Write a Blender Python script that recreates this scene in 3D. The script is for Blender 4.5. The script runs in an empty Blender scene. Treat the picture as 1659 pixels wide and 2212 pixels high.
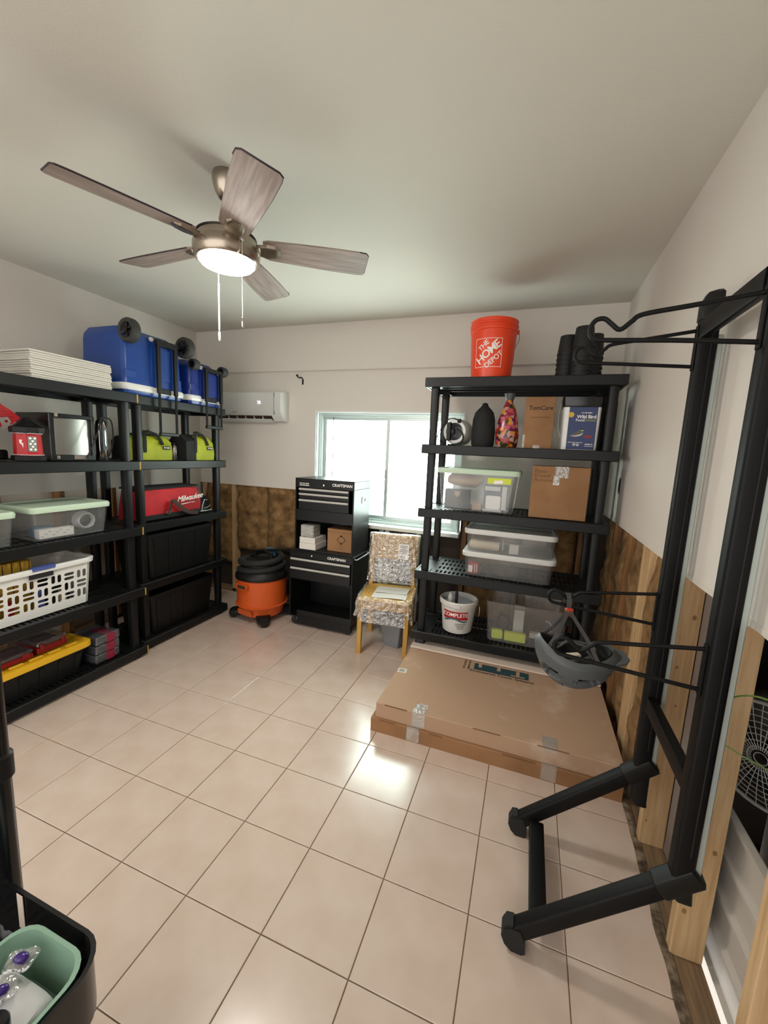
import bpy, bmesh, math, random
from mathutils import Vector, Matrix, noise
from mathutils.geometry import tessellate_polygon
random.seed(7)
PI = math.pi
SC = bpy.context.scene
COL = SC.collection

# ---------------------------------------------------------------- camera
def cam_axes(yaw, pitch, roll):
    f = Vector((math.sin(yaw)*math.cos(pitch), math.cos(yaw)*math.cos(pitch), math.sin(pitch)))
    r = Vector((math.cos(yaw), -math.sin(yaw), 0.0)); d = f.cross(r)
    r2 = math.cos(roll)*r + math.sin(roll)*d; d2 = -math.sin(roll)*r + math.cos(roll)*d
    return r2, d2, f
cam = bpy.data.cameras.new('camera'); cam_o = bpy.data.objects.new('camera', cam); COL.objects.link(cam_o)
_r, _d, _f = cam_axes(-0.34044, -0.14654, -0.04559)
cam_o.matrix_world = Matrix(((_r.x, -_d.x, -_f.x, 1.3002), (_r.y, -_d.y, -_f.y, -0.9166), (_r.z, -_d.z, -_f.z, 1.5553), (0, 0, 0, 1)))
cam.sensor_fit = 'VERTICAL'; cam.sensor_height = 24.0; cam.lens = 24.0*874.17/2212.0
cam.clip_start = 0.02
SC.camera = cam_o

# ---------------------------------------------------------------- world, exposure
W = bpy.data.worlds.new('world'); SC.world = W; W.use_nodes = True
W.node_tree.nodes['Background'].inputs[0].default_value = (1.0, 0.965, 0.92, 1)
W.node_tree.nodes['Background'].inputs[1].default_value = 0.75  # even warm fill light, let in where the camera-side wall is left out
SC.view_settings.view_transform = 'Standard'; SC.view_settings.look = 'None'
SC.view_settings.exposure = 1.75; SC.view_settings.gamma = 1.0
SC.cycles.use_denoising = True
SC.cycles.max_bounces = 6; SC.cycles.diffuse_bounces = 4; SC.cycles.glossy_bounces = 3; SC.cycles.transparent_max_bounces = 14
SC.cycles.caustics_reflective = False; SC.cycles.caustics_refractive = False
SC.cycles.use_adaptive_sampling = True; SC.cycles.adaptive_threshold = 0.06
SC.cycles.sample_clamp_indirect = 6.0
WINDOW_GLOW = 3.7; BULB_GLOW = 51.0

# ---------------------------------------------------------------- materials
def lin(h):
    if isinstance(h, (tuple, list)): return tuple(h)
    h = h.lstrip('#'); v = [int(h[i:i+2], 16)/255 for i in (0, 2, 4)]
    return tuple(c/12.92 if c <= .04045 else ((c+.055)/1.055)**2.4 for c in v)
MATS = {}
def mat(name, col, rough=.6, metal=0., spec=.5, col2=None, scale=8., bump=0., bscale=60., emit=None, estr=0., coat=0., detail=4., stretch=None, lo=.35, hi=.65):
    m = bpy.data.materials.new(name); m.use_nodes = True; nt = m.node_tree; b = nt.nodes['Principled BSDF']
    b.inputs['Base Color'].default_value = (*lin(col), 1); b.inputs['Roughness'].default_value = rough
    b.inputs['Metallic'].default_value = metal; b.inputs['Specular IOR Level'].default_value = spec
    b.inputs['Coat Weight'].default_value = coat; b.inputs['Coat Roughness'].default_value = .16
    tc = nt.nodes.new('ShaderNodeTexCoord'); src = tc.outputs['Object']
    if stretch:
        mp = nt.nodes.new('ShaderNodeMapping'); mp.inputs['Scale'].default_value = stretch
        nt.links.new(src, mp.inputs['Vector']); src = mp.outputs['Vector']
    if col2 is not None:
        n = nt.nodes.new('ShaderNodeTexNoise'); n.inputs['Scale'].default_value = scale; n.inputs['Detail'].default_value = detail
        r = nt.nodes.new('ShaderNodeValToRGB'); r.color_ramp.elements[0].position = lo; r.color_ramp.elements[1].position = hi
        r.color_ramp.elements[0].color = (*lin(col), 1); r.color_ramp.elements[1].color = (*lin(col2), 1)
        nt.links.new(src, n.inputs['Vector']); nt.links.new(n.outputs['Fac'], r.inputs['Fac']); nt.links.new(r.outputs['Color'], b.inputs['Base Color'])
    if bump:
        n2 = nt.nodes.new('ShaderNodeTexNoise'); n2.inputs['Scale'].default_value = bscale; n2.inputs['Detail'].default_value = 3
        bp = nt.nodes.new('ShaderNodeBump'); bp.inputs['Strength'].default_value = bump; bp.inputs['Distance'].default_value = .004
        nt.links.new(src, n2.inputs['Vector']); nt.links.new(n2.outputs['Fac'], bp.inputs['Height']); nt.links.new(bp.outputs['Normal'], b.inputs['Normal'])
    if emit is not None:
        b.inputs['Emission Color'].default_value = (*lin(emit), 1); b.inputs['Emission Strength'].default_value = estr
    MATS[name] = m; return m
def clear(name, tint=(1, 1, 1), haze=.12, gloss=.08, rough=.12, hazecol=(.8, .8, .78), bump=0., bscale=30.):
    m = bpy.data.materials.new(name); m.use_nodes = True; nt = m.node_tree; nt.nodes.clear()
    out = nt.nodes.new('ShaderNodeOutputMaterial'); t = nt.nodes.new('ShaderNodeBsdfTransparent'); t.inputs[0].default_value = (*tint, 1)
    d = nt.nodes.new('ShaderNodeBsdfDiffuse'); d.inputs[0].default_value = (*hazecol, 1)
    g = nt.nodes.new('ShaderNodeBsdfGlossy'); g.inputs['Roughness'].default_value = rough
    if bump:
        tc = nt.nodes.new('ShaderNodeTexCoord'); n2 = nt.nodes.new('ShaderNodeTexNoise'); n2.inputs['Scale'].default_value = bscale
        bp = nt.nodes.new('ShaderNodeBump'); bp.inputs['Strength'].default_value = bump; bp.inputs['Distance'].default_value = .02
        nt.links.new(tc.outputs['Object'], n2.inputs['Vector']); nt.links.new(n2.outputs['Fac'], bp.inputs['Height'])
        nt.links.new(bp.outputs['Normal'], g.inputs['Normal']); nt.links.new(bp.outputs['Normal'], d.inputs['Normal'])
    a = nt.nodes.new('ShaderNodeMixShader'); a.inputs[0].default_value = haze
    c = nt.nodes.new('ShaderNodeMixShader'); c.inputs[0].default_value = gloss
    nt.links.new(t.outputs[0], a.inputs[1]); nt.links.new(d.outputs[0], a.inputs[2]); nt.links.new(a.outputs[0], c.inputs[1]); nt.links.new(g.outputs[0], c.inputs[2])
    nt.links.new(c.outputs[0], out.inputs[0]); MATS[name] = m; return m

mat('ceiling_paint', '#d3d0c6', .85, bump=.12, bscale=180)
mat('wall_paint', '#dbd5cd', .8, bump=.08, bscale=150)
mat('drywall_edge', '#d8d2c8', .9)
mat('tile', '#d0beb1', .22, spec=.5, coat=.75, col2='#c8b4a5', scale=7, bump=.03, bscale=25, detail=6)
mat('grout', '#7d6a58', .9)
mat('mortar', '#8a7a66', .95, col2='#4a3b2d', scale=30, bump=.8, bscale=60)
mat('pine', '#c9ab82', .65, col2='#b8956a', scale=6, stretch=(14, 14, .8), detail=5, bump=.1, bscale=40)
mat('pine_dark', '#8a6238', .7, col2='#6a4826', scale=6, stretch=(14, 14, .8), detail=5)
mat('knot', '#8f6a42', .7)
mat('plate_wood', '#8d7355', .75, col2='#6f5a42', scale=7, stretch=(14, .8, 14), bump=.2)
mat('sheath_dark', '#3a2f26', .85, col2='#2a211a', scale=4)
mat('sheath_white', '#b8b4aa', .8)
mat('cement', '#8f8880', .85, col2='#7d7068', scale=3)
mat('fiberglass', '#9a784c', .95, col2='#5b4022', scale=13, bump=1., bscale=50, detail=8, lo=.3, hi=.7)
mat('frame_white', '#e6ebe8', .4)
mat('alu', '#b7c2bf', .35, metal=.4)
mat('black_plastic', '#0d0e0e', .5, spec=.35, bump=.05, bscale=200)
mat('shelf_plastic', '#0e1011', .42, spec=.33, bump=.08, bscale=160)
mat('black_gloss', '#0d0e10', .22)
mat('black_metal', '#09090a', .5, spec=.22, col2='#060607', scale=3)
mat('tool_black', '#0b0c0d', .38, spec=.4)
mat('pull_silver', '#b9b7b2', .45, metal=.25)
mat('rubber', '#161616', .75)
mat('steel', '#9a9792', .3, metal=.9)
mat('nickel', '#a59a8c', .27, metal=.95)
mat('chrome', '#d4d2cc', .12, metal=1.)
mat('blade_wood', '#a1928a', .5, col2='#827169', scale=5, stretch=(1.2, 16, 16), detail=6)
mat('blade_edge', '#2c1d22', .5)
mat('bulb', '#fff4e4', .4, emit=(1, .94, .86), estr=BULB_GLOW)
mat('window_glass', '#e8fff6', .3, emit=(.85, 1.0, .93), estr=WINDOW_GLOW)
mat('white_plastic', '#dcdcd8', .35)
mat('ac_white', '#d6d7d3', .28)
mat('white_card', '#d9d6cf', .8)
mat('foam', '#d3c3b5', .85)
mat('cardboard', '#98704c', .8, col2='#876240', scale=5, bump=.08, bscale=30, stretch=(1, 4, 1))
mat('cardboard_pale', '#a98a6f', .8, col2='#9c7b60', scale=4, bump=.05, bscale=40)
mat('cardboard_dust', '#b09177', .85, col2='#c7b3a0', scale=4, lo=.6, hi=.8, detail=9)
mat('ink', '#251c16', .7)
mat('ink_faint', '#5d4228', .8)
mat('flap_tone', '#6f4f34', .85)
mat('tape', '#b9b4aa', .25, col2='#a29a8e', scale=40)
mat('teal_ink', '#1f4148', .7)
mat('blue_cooler', '#17408a', .32, bump=.03, bscale=30)
mat('blue_cooler2', '#16307c', .32)
mat('orange', '#e8431b', .38)
mat('orange_vac', '#c9561f', .4)
mat('print_white', '#f0ede8', .6)
mat('lime', '#abb423', .7, bump=.2, bscale=90, col2='#979f1c', scale=7)
mat('lime_pad', '#cbd84a', .7)
mat('bag_black', '#131414', .8, bump=.2, bscale=200)
mat('red_bag', '#c01c25', .72, bump=.3, bscale=60, col2='#a3141d', scale=6)
mat('red_tool', '#b5131d', .4)
mat('red_case', '#8c1218', .35)
mat('yellow_lid', '#e0ad22', .42)
mat('yellow_box', '#b98f22', .5)
mat('blue_grip', '#4a5a9c', .5)
mat('sage', '#7fa08c', .5)
mat('lid_green', '#b9cdb6', .5)
mat('lid_white', '#c9cac7', .5)
mat('purple', '#3a1f70', .25)
mat('chair_wood', '#c49a4d', .6, col2='#b5893d', scale=5, stretch=(6, 6, 1))
mat('bin_grey', '#7d7f83', .6)
mat('label_blue', '#2c3a66', .45)
mat('label_gold', '#cda62a', .45)
mat('label_red', '#a3202a', .5)
mat('label_pink', '#8e1f3c', .45)
mat('leaf_print', '#7f8a3a', .6)
mat('bird_grey', '#5a5e58', .6)
mat('bird_cream', '#d8cdb8', .6)
mat('pot_black', '#0f1113', .6)
mat('tan_cloth', '#b59a80', .85, bump=.3, bscale=20)
mat('slate_box', '#3f4348', .6)
mat('teal_box', '#2f4a57', .6)
mat('blue_roll', '#3f7fa6', .5)
mat('wire_white', '#c9ccd0', .4)
mat('helmet_grey', '#4c5052', .5, bump=.05, bscale=80)
mat('helmet_dark', '#0a0a0b', .8)
mat('tyre', '#333331', .7)
mat('led_panel', '#7d807c', .5)
mat('strap', '#3c3a39', .7)
mat('buckle_red', '#a8351d', .4)
mat('display', '#f4f8ff', .4, emit=(.85, .92, 1), estr=.55)
mat('led', '#f4f6ee', .3)
mat('fan_guard', '#e6e4de', .45)
mat('siding', '#c9c5bd', .45)
mat('green_cord', '#5f7a3c', .5)
mat('zip_yellow', '#b08a3a', .6)
mat('mop_grey', '#77736d', .8)
mat('white_pail', '#d2d0cb', .45)
mat('swirl', '#3f6470', .5)
mat('powder', '#c7c8ca', .85, bump=.3, bscale=15)
mat('brown_dark', '#3b2a20', .7)
mat('grey_wrap', '#8e8d88', .5, col2='#b9b8b2', scale=14, stretch=(1, 1, 6))
mat('wrapped_white', '#cbc7be', .45)
clear('clear_tub', haze=.13, gloss=.05, rough=.15, hazecol=(.34, .35, .35))
clear('clear_smoke', tint=(.8, .82, .85), haze=.16, gloss=.12, rough=.14, hazecol=(.25, .26, .28), bump=.4, bscale=60)
clear('wrap_film', haze=.10, gloss=.26, rough=.14, hazecol=(.85, .85, .85), bump=1., bscale=38)
clear('tape_clear', haze=.35, gloss=.15, rough=.15, hazecol=(.75, .72, .66), bump=.4, bscale=60)

# flowery print for the potting-mix bag
def flower_mat():
    m = bpy.data.materials.new('flower_print'); m.use_nodes = True; nt = m.node_tree; b = nt.nodes['Principled BSDF']; b.inputs['Roughness'].default_value = .25
    tc = nt.nodes.new('ShaderNodeTexCoord'); v = nt.nodes.new('ShaderNodeTexVoronoi'); v.inputs['Scale'].default_value = 46
    r = nt.nodes.new('ShaderNodeValToRGB'); r.color_ramp.interpolation = 'CONSTANT'
    cols = ['#3f1230', '#8a1f3c', '#b04a58', '#2e3819', '#98261f', '#c8841f', '#b58d80', '#5c1440', '#8f2236']
    for i, c in enumerate(cols):
        e = r.color_ramp.elements[i] if i < 2 else r.color_ramp.elements.new(i/len(cols))
        e.position = i/len(cols); e.color = (*lin(c), 1)
    nt.links.new(tc.outputs['Object'], v.inputs['Vector']); nt.links.new(v.outputs['Color'], r.inputs['Fac']); nt.links.new(r.outputs['Color'], b.inputs['Base Color']); MATS['flower_print'] = m
flower_mat()

# ---------------------------------------------------------------- geometry builder
class G:
    def __init__(s): s.v = []; s.f = []
    def add(s, v, f):
        o = len(s.v); s.v += [tuple(p) for p in v]; s.f += [tuple(i+o for i in q) for q in f]; return s
    def join(s, g, M=None):
        return s.add([M @ Vector(p) for p in g.v] if M is not None else g.v, g.f)
    def map(s, fn): s.v = [tuple(fn(*p)) for p in s.v]; return s
    def move(s, x=0, y=0, z=0): s.v = [(p[0]+x, p[1]+y, p[2]+z) for p in s.v]; return s
    def rot(s, axis, a):
        R = Matrix.Rotation(a, 3, axis); s.v = [tuple(R @ Vector(p)) for p in s.v]; return s
    def box(s, x0, x1, y0, y1, z0, z1, b=0.):
        if b <= 0:
            return s.add([(x0,y0,z0),(x1,y0,z0),(x1,y1,z0),(x0,y1,z0),(x0,y0,z1),(x1,y0,z1),(x1,y1,z1),(x0,y1,z1)],
                         [(0,3,2,1),(4,5,6,7),(0,1,5,4),(1,2,6,5),(2,3,7,6),(3,0,4,7)])
        b = min(b, (x1-x0)*.45, (y1-y0)*.45, (z1-z0)*.45)
        cx, cy, cz, hx, hy, hz = (x0+x1)/2, (y0+y1)/2, (z0+z1)/2, (x1-x0)/2, (y1-y0)/2, (z1-z0)/2
        V = []; idx = {}
        for sx in (-1, 1):
            for sy in (-1, 1):
                for sz in (-1, 1):
                    for k in range(3):
                        p = [sx*hx, sy*hy, sz*hz]
                        for j in range(3):
                            if j != k: p[j] -= (sx, sy, sz)[j]*b
                        idx[(sx, sy, sz, k)] = len(V); V.append((cx+p[0], cy+p[1], cz+p[2]))
        F = []
        def q(*k): F.append(tuple(idx[i] for i in k))
        for a in (-1, 1):
            o = [(-1,-1),(1,-1),(1,1),(-1,1)]
            if a < 0: o = o[::-1]
            q(*[(a,i,j,0) for i,j in o]); q(*[(j,a,i,1) for i,j in o]); q(*[(i,j,a,2) for i,j in o])
        for i in (-1, 1):
            for j in (-1, 1):
                q((-1,i,j,1),(1,i,j,1),(1,i,j,2),(-1,i,j,2)); q((i,-1,j,0),(i,1,j,0),(i,1,j,2),(i,-1,j,2)); q((i,j,-1,0),(i,j,1,0),(i,j,1,1),(i,j,-1,1))
                for k in (-1, 1): q((i,j,k,0),(i,j,k,1),(i,j,k,2))
        return s.add(V, F)
    def loft(s, loops, cap0=True, cap1=True, closed=True):
        n = len(loops[0]); o = len(s.v)
        for l in loops: s.v += [tuple(p) for p in l]
        for a in range(len(loops)-1):
            for i in range(n if closed else n-1):
                j = (i+1) % n; s.f.append((o+a*n+i, o+a*n+j, o+(a+1)*n+j, o+(a+1)*n+i))
        if cap0: s.f.append(tuple(o+i for i in reversed(range(n))))
        if cap1: s.f.append(tuple(o+(len(loops)-1)*n+i for i in range(n)))
        return s
    def lathe(s, prof, n=24, cap0=True, cap1=True, a0=0.):
        return s.loft([[(r*math.cos(a0+2*PI*i/n), r*math.sin(a0+2*PI*i/n), z) for i in range(n)] for r, z in prof], cap0, cap1)
    def tube(s, pts, r, n=8, closed=False):
        P = [Vector(p) for p in pts]; m = len(P); loops = []; up = None
        for i in range(m):
            if closed: t = P[(i+1) % m]-P[i-1]
            else: t = P[min(i+1, m-1)]-P[max(i-1, 0)]
            t.normalize()
            if up is None:
                up = Vector((0, 0, 1)) if abs(t.z) < .9 else Vector((1, 0, 0))
            u = (up-t*up.dot(t)); u.normalize(); w = t.cross(u); up = u
            rr = r[i] if isinstance(r, (list, tuple)) else r
            loops.append([P[i]+u*rr*math.cos(2*PI*k/n)+w*rr*math.sin(2*PI*k/n) for k in range(n)])
        if closed: loops.append(loops[0]); return s.loft(loops, False, False)
        return s.loft(loops)
    def strap(s, pts, w, t, side=(0, 1, 0)):
        P = [Vector(p) for p in pts]; loops = []; sd = Vector(side)
        for i in range(len(P)):
            d = P[min(i+1, len(P)-1)]-P[max(i-1, 0)]; d.normalize(); a = sd-d*sd.dot(d); a.normalize(); b = d.cross(a)
            loops.append([P[i]+a*w/2+b*t/2, P[i]-a*w/2+b*t/2, P[i]-a*w/2-b*t/2, P[i]+a*w/2-b*t/2])
        return s.loft(loops)
    def prism(s, poly, h, z0=0.):
        n = len(poly); return s.loft([[(x, y, z0) for x, y in poly], [(x, y, z0+h) for x, y in poly]])
    def plate(s, outer, holes, th):
        polys = [outer]+holes; tri = tessellate_polygon([[Vector((x, y, 0)) for x, y in p] for p in polys])
        flat = [p for q in polys for p in q]; n = len(flat); o = len(s.v)
        s.v += [(x, y, 0) for x, y in flat]+[(x, y, th) for x, y in flat]
        for t in tri: s.f.append((o+t[2], o+t[1], o+t[0])); s.f.append((o+n+t[0], o+n+t[1], o+n+t[2]))
        k = 0
        for q in polys:
            for i in range(len(q)):
                j = (i+1) % len(q); s.f.append((o+k+i, o+k+j, o+n+k+j, o+n+k+i))
            k += len(q)
        return s
def rr(hx, hy, r, n=4, cx=0, cy=0):
    r = min(r, hx*.99, hy*.99); out = []
    for sx, sy, a in ((1, 1, 0), (-1, 1, PI/2), (-1, -1, PI), (1, -1, 1.5*PI)):
        for i in range(n+1):
            t = a+PI/2*i/n; out.append((cx+sx*(hx-r)+r*math.cos(t), cy+sy*(hy-r)+r*math.sin(t)))
    return out
def rl(hx, hy, r, z, n=4, cx=0, cy=0): return [(x, y, z) for x, y in rr(hx, hy, r, n, cx, cy)]
def slot(cx, cy, hx, hy, n=4): return rr(hx, hy, min(hx, hy)*.98, n, cx, cy)
def spline(pts, n=6):
    P = [Vector(p) for p in pts]; out = []
    for i in range(len(P)-1):
        a, b, c, d = P[max(i-1, 0)], P[i], P[i+1], P[min(i+2, len(P)-1)]
        for k in range(n):
            t = k/n; out.append(.5*((2*b)+(c-a)*t+(2*a-5*b+4*c-d)*t*t+(3*b-a-3*c+d)*t**3))
    out.append(P[-1]); return out

def finish(me, smooth):
    bm = bmesh.new(); bm.from_mesh(me); bmesh.ops.recalc_face_normals(bm, faces=bm.faces); bm.to_mesh(me); bm.free()
    if smooth:
        me.polygons.foreach_set('use_smooth', [True]*len(me.polygons)); me.set_sharp_from_angle(angle=math.radians(smooth))
def obj(name, g, m, parent=None, loc=(0, 0, 0), rz=0., smooth=38):
    if isinstance(g, G):
        me = bpy.data.meshes.new(name); me.from_pydata(g.v, [], g.f); finish(me, smooth); me.materials.append(MATS[m])
    else: me = g
    o = bpy.data.objects.new(name, me); COL.objects.link(o); o.location = loc; o.rotation_euler = (0, 0, rz)
    if parent is not None: o.parent = parent
    return o
def pieces(g):
    par = list(range(len(g.v)))
    def fd(a):
        while par[a] != a: par[a] = par[par[a]]; a = par[a]
        return a
    for f in g.f:
        for i in f[1:]: par[fd(i)] = fd(f[0])
    comp = {}
    for f in g.f: comp.setdefault(fd(f[0]), []).append(f)
    out = []
    for fs in comp.values():
        ix = {}; h = G()
        for f in fs:
            for i in f:
                if i not in ix: ix[i] = len(h.v); h.v.append(g.v[i])
            h.f.append(tuple(ix[i] for i in f))
        out.append(h)
    return out
def objs(name, g, m, parent=None, **k):
    return [obj(name, h, m, parent, **k) for h in pieces(g)]
def stuff(o): o['kind'] = 'stuff'; return o
def tag(o, label, cat, group=None):
    o['label'] = label; o['category'] = cat
    if group: o['group'] = group
    return o
def thing(name, label, cat, loc=(0, 0, 0), rz=0., group=None):
    o = bpy.data.objects.new(name, None); COL.objects.link(o); o.location = loc; o.rotation_euler = (0, 0, rz); o.empty_display_size = .05
    return tag(o, label, cat, group)
def struct(name, g, m, smooth=0):
    o = obj(name, g, m, smooth=smooth); o['kind'] = 'structure'; return o
_tx = {}
def text(s, size=1., bold=0., shear=0., space=1., align='CENTER'):
    key = (s, bold, shear, space, align)
    if key not in _tx:
        c = bpy.data.curves.new('t', 'FONT'); c.body = s; c.size = 1.; c.offset = bold; c.shear = shear; c.space_character = space
        c.align_x = align; c.align_y = 'CENTER'; c.resolution_u = 3
        o = bpy.data.objects.new('t', c); COL.objects.link(o); bpy.context.view_layer.update()
        me = bpy.data.meshes.new_from_object(o.evaluated_get(bpy.context.evaluated_depsgraph_get()))
        _tx[key] = ([tuple(v.co) for v in me.vertices], [tuple(p.vertices) for p in me.polygons])
        bpy.data.objects.remove(o); bpy.data.curves.remove(c); bpy.data.meshes.remove(me)
    v, f = _tx[key]; g = G(); g.add([(x*size, y*size, 0) for x, y, z in v], f); return g
def front(g, x=0, y=0, z=0):   # drawn in (x, y) -> stands in the x-z plane facing -y
    return g.map(lambda a, b, c: (a+x, y-c, b+z))
def wrap(g, R, z=0., a0=-PI/2, extra=.0015):   # drawn in (x, y) -> wrapped on a cylinder R(z)
    def fn(a, b, c):
        zz = b+z; r = (R(zz) if callable(R) else R)+extra+c; t = a0+a/r; return (r*math.cos(t), r*math.sin(t), zz)
    return g.map(fn)
def card(w, h, t=.001): return G().add([(-w/2,-h/2,0),(w/2,-h/2,0),(w/2,h/2,0),(-w/2,h/2,0),(-w/2,-h/2,t),(w/2,-h/2,t),(w/2,h/2,t),(-w/2,h/2,t)], [(0,3,2,1),(4,5,6,7),(0,1,5,4),(1,2,6,5),(2,3,7,6),(3,0,4,7)])
def cardgrid(w, h, n, t=.001):
    g = G()
    for i in range(n): g.join(card(w/n, h, t), Matrix.Translation((-w/2+w/n*(i+.5), 0, 0)))
    return g
def scrib(w, h, seed=1):   # unreadably small print: a row of letter-sized dabs
    r = random.Random(seed); g = G(); x = -w/2
    while x < w/2-h*.5:
        for k in range(r.randint(3, 8)):
            lw = h*r.uniform(.35, .7)
            if x+lw > w/2: break
            g.join(card(lw, h*r.uniform(.7, 1.), .0003), Matrix.Translation((x+lw/2, 0, 0))); x += lw+h*.18
        x += h*.5
    return g
def ordinal(i): return ['lowest', 'second', 'third', 'fourth', 'fifth', 'sixth', 'seventh', 'eighth', 'ninth', 'tenth', 'eleventh', 'twelfth', 'thirteenth', 'fourteenth'][i]
# ================================================================ STRUCTURE
T = 0.31; XL, XR, YB, YF, ZC = -2.0, 1.85, 2.5, -2.3, 2.667
floor = struct('floor', G().box(XL-.02, XR+.02, YF, YB+.1, -.05, -.004), 'grout')
tile_me = {}
for i in range(-7, 6):
    for j in range(-8, 9):
        x0, x1 = max(i*T, XL), min((i+1)*T, XR-.004); y0, y1 = max(j*T, YF), min((j+1)*T, YB)
        if x1-x0 < .02 or y1-y0 < .02: continue
        k = (round(x1-x0, 3), round(y1-y0, 3))
        if k not in tile_me:
            w, h = k[0]/2-.0017, k[1]/2-.0017; g = G()
            g.loft([[(-w,-h,-.009),(w,-h,-.009),(w,h,-.009),(-w,h,-.009)], [(-w,-h,-.0012),(w,-h,-.0012),(w,h,-.0012),(-w,h,-.0012)],
                    [(-w+.0016,-h+.0016,0),(w-.0016,-h+.0016,0),(w-.0016,h-.0016,0),(-w+.0016,h-.0016,0)]])
            me = bpy.data.meshes.new('tile'); me.from_pydata(g.v, [], g.f); finish(me, 0); me.materials.append(MATS['tile']); tile_me[k] = me
        obj('tile', tile_me[k], None, floor, loc=((x0+x1)/2, (y0+y1)/2, 0))
# ragged mortar along the right edge of the tiles
g = G(); n = 150; loops = []
for i in range(n+1):
    y = YF+(YB-YF)*i/n; a = noise.noise(Vector((y*9, 0, 0)))*.012; b = noise.noise(Vector((y*14, 5, 0)))*.005
    loops.append([(XR-.012+a, y, -.01), (XR-.010+a, y, .002+b*.5), (XR+.006+a*.5, y, .005+b), (XR+.022, y, .001+b*.5), (XR+.024, y, -.01)])
g.loft(loops)
struct('trim_1', g, 'mortar')

ceil = struct('ceiling', G().box(XL-.02, XR+.02, YF, YB+.02, ZC, ZC+.03), 'ceiling_paint')
sc = G()
for k, (sx, sy, w, a) in enumerate(((-.02, 0, .012, .9), (.005, .012, .010, .2), (-.03, .05, .008, 1.5))):
    pts = [(w*(1+.5*random.random())*math.cos(t)*(1.4), w*.4*math.sin(t)*(1+.6*random.random())) for t in [2*PI*i/9 for i in range(9)]]
    h = G().prism(pts, .0008, -.0008).rot('Z', a).move(.615+sx, .02+sy, ZC); sc.join(h)
obj('paint_scuff', sc, 'mortar', ceil, smooth=0)

# ---- back wall
g = G()
zb = 1.16
g.box(XL-.02, -.62, YB, YB+.013, zb, 2.28); g.box(-.62, .75, YB, YB+.013, 1.895, 2.28); g.box(.75, XR+.02, YB, YB+.013, zb, 2.28); g.box(XL-.02, XR+.02, YB+.012, YB+.02, 2.27, ZC)
wb = struct('wall_back', g, 'wall_paint')
g = G(); n = 60; loops = []
for i in range(n+1):
    x = XL+(XR-XL)*i/n; d = noise.noise(Vector((x*5, 3, 0)))*.003; y = YB-.024
    loops.append([(x, y, ZC), (x, y+d*.5, 2.45), (x, y+d, 2.272+d), (x, y+.006, 2.264+d), (x, YB+.005, 2.264), (x, YB+.005, ZC)])
g.loft(loops); obj('soffit_band', g, 'wall_paint', wb, smooth=30)
objs('drywall_edge', G().box(XL, -.62, YB-.0015, YB+.014, zb-.004, zb+.002).box(.75, XR, YB-.0015, YB+.014, zb-.004, zb+.002), 'drywall_edge', wb, smooth=0)
objs('sheathing', G().box(XL-.12, XR+.12, YB+.11, YB+.13, -.05, .86).box(XL-.12, -.64, YB+.11, YB+.13, .86, 1.3).box(.77, XR+.12, YB+.11, YB+.13, .86, 1.3), 'sheath_dark', wb, smooth=0)
for x in (-1.995, -1.615, -.80, -.40, .05, .105, .40, .80, 1.25, 1.70):
    top = .86 if -.62 < x < .75 else 1.25
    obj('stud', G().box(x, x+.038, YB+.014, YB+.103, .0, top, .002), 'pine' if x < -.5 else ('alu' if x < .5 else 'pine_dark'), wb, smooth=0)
obj('sill_plate', G().box(XL, XR+.02, YB+.014, YB+.103, -.03, .03, .002), 'plate_wood', wb, smooth=0)
def batt(x0, x1, z0, z1, axis, base, seed):
    g = G(); nx, nz = 14, 26; L = []
    for j in range(nz+1):
        row = []
        for i in range(nx+1):
            u, w = i/nx, j/nz; x = x0+(x1-x0)*u; z = z0+(z1-z0)*w
            e = min(u, 1-u, w, 1-w)*6; b = .045*min(1, e)**.6+.030*noise.noise(Vector((x*9+seed, z*9, seed)))+.010*noise.noise(Vector((x*28, z*28, seed)))
            row.append((x, base-b, z) if axis == 'y' else (base-b, x, z))
        L.append(row)
    o = len(g.v)
    for r in L: g.v += r
    m = nx+1
    for j in range(nz):
        for i in range(nx): g.f.append((o+j*m+i, o+j*m+i+1, o+(j+1)*m+i+1, o+(j+1)*m+i))
    k = len(g.v)   # back side
    g.v += [((p[0], base+.03, p[2]) if axis == 'y' else (base+.03, p[1], p[2])) for p in (L[0][0], L[0][-1], L[-1][-1], L[-1][0])]
    g.f.append((k, k+1, k+2, k+3)); g.f.append(tuple([o+i for i in range(m)]+[k+1, k])); g.f.append(tuple([o+nz*m+i for i in range(m)]+[k+2, k+3]))
    g.f.append(tuple([o+j*m for j in range(nz+1)]+[k+3, k])); g.f.append(tuple([o+j*m+nx for j in range(nz+1)]+[k+2, k+1]))
    return g
for a, b, z0, z1, s in ((-1.575, -1.195, .47, 1.2, 1), (-1.19, -.80, .50, 1.2, 7), (-1.96, -1.62, .3, 1.2, 3), (.84, 1.24, .05, 1.2, 9), (1.29, 1.69, .05, 1.2, 4)):
    obj('insulation_batt', batt(a, b, z0, z1, 'y', YB+.055, s), 'fiberglass', wb, smooth=60)

# ---- left wall
wl = struct('wall_left', G().box(XL-.013, XL, YF, YB, zb, ZC), 'wall_paint')
obj('sheathing', G().box(XL-.13, XL-.11, YF, YB+.1, -.05, 1.3), 'sheath_white', wl, smooth=0)
for y in (-.9, -.5, -.1, .30, .71, 1.11, 1.52, 1.92, 2.3):
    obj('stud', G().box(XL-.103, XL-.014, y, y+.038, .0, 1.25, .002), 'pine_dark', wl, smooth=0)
obj('sill_plate', G().box(XL-.103, XL-.014, YF, YB, -.03, .03, .002), 'plate_wood', wl, smooth=0)
obj('drywall_edge', G().box(XL-.014, XL+.0015, YF, YB, zb-.004, zb+.002), 'drywall_edge', wl, smooth=0)

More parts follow.
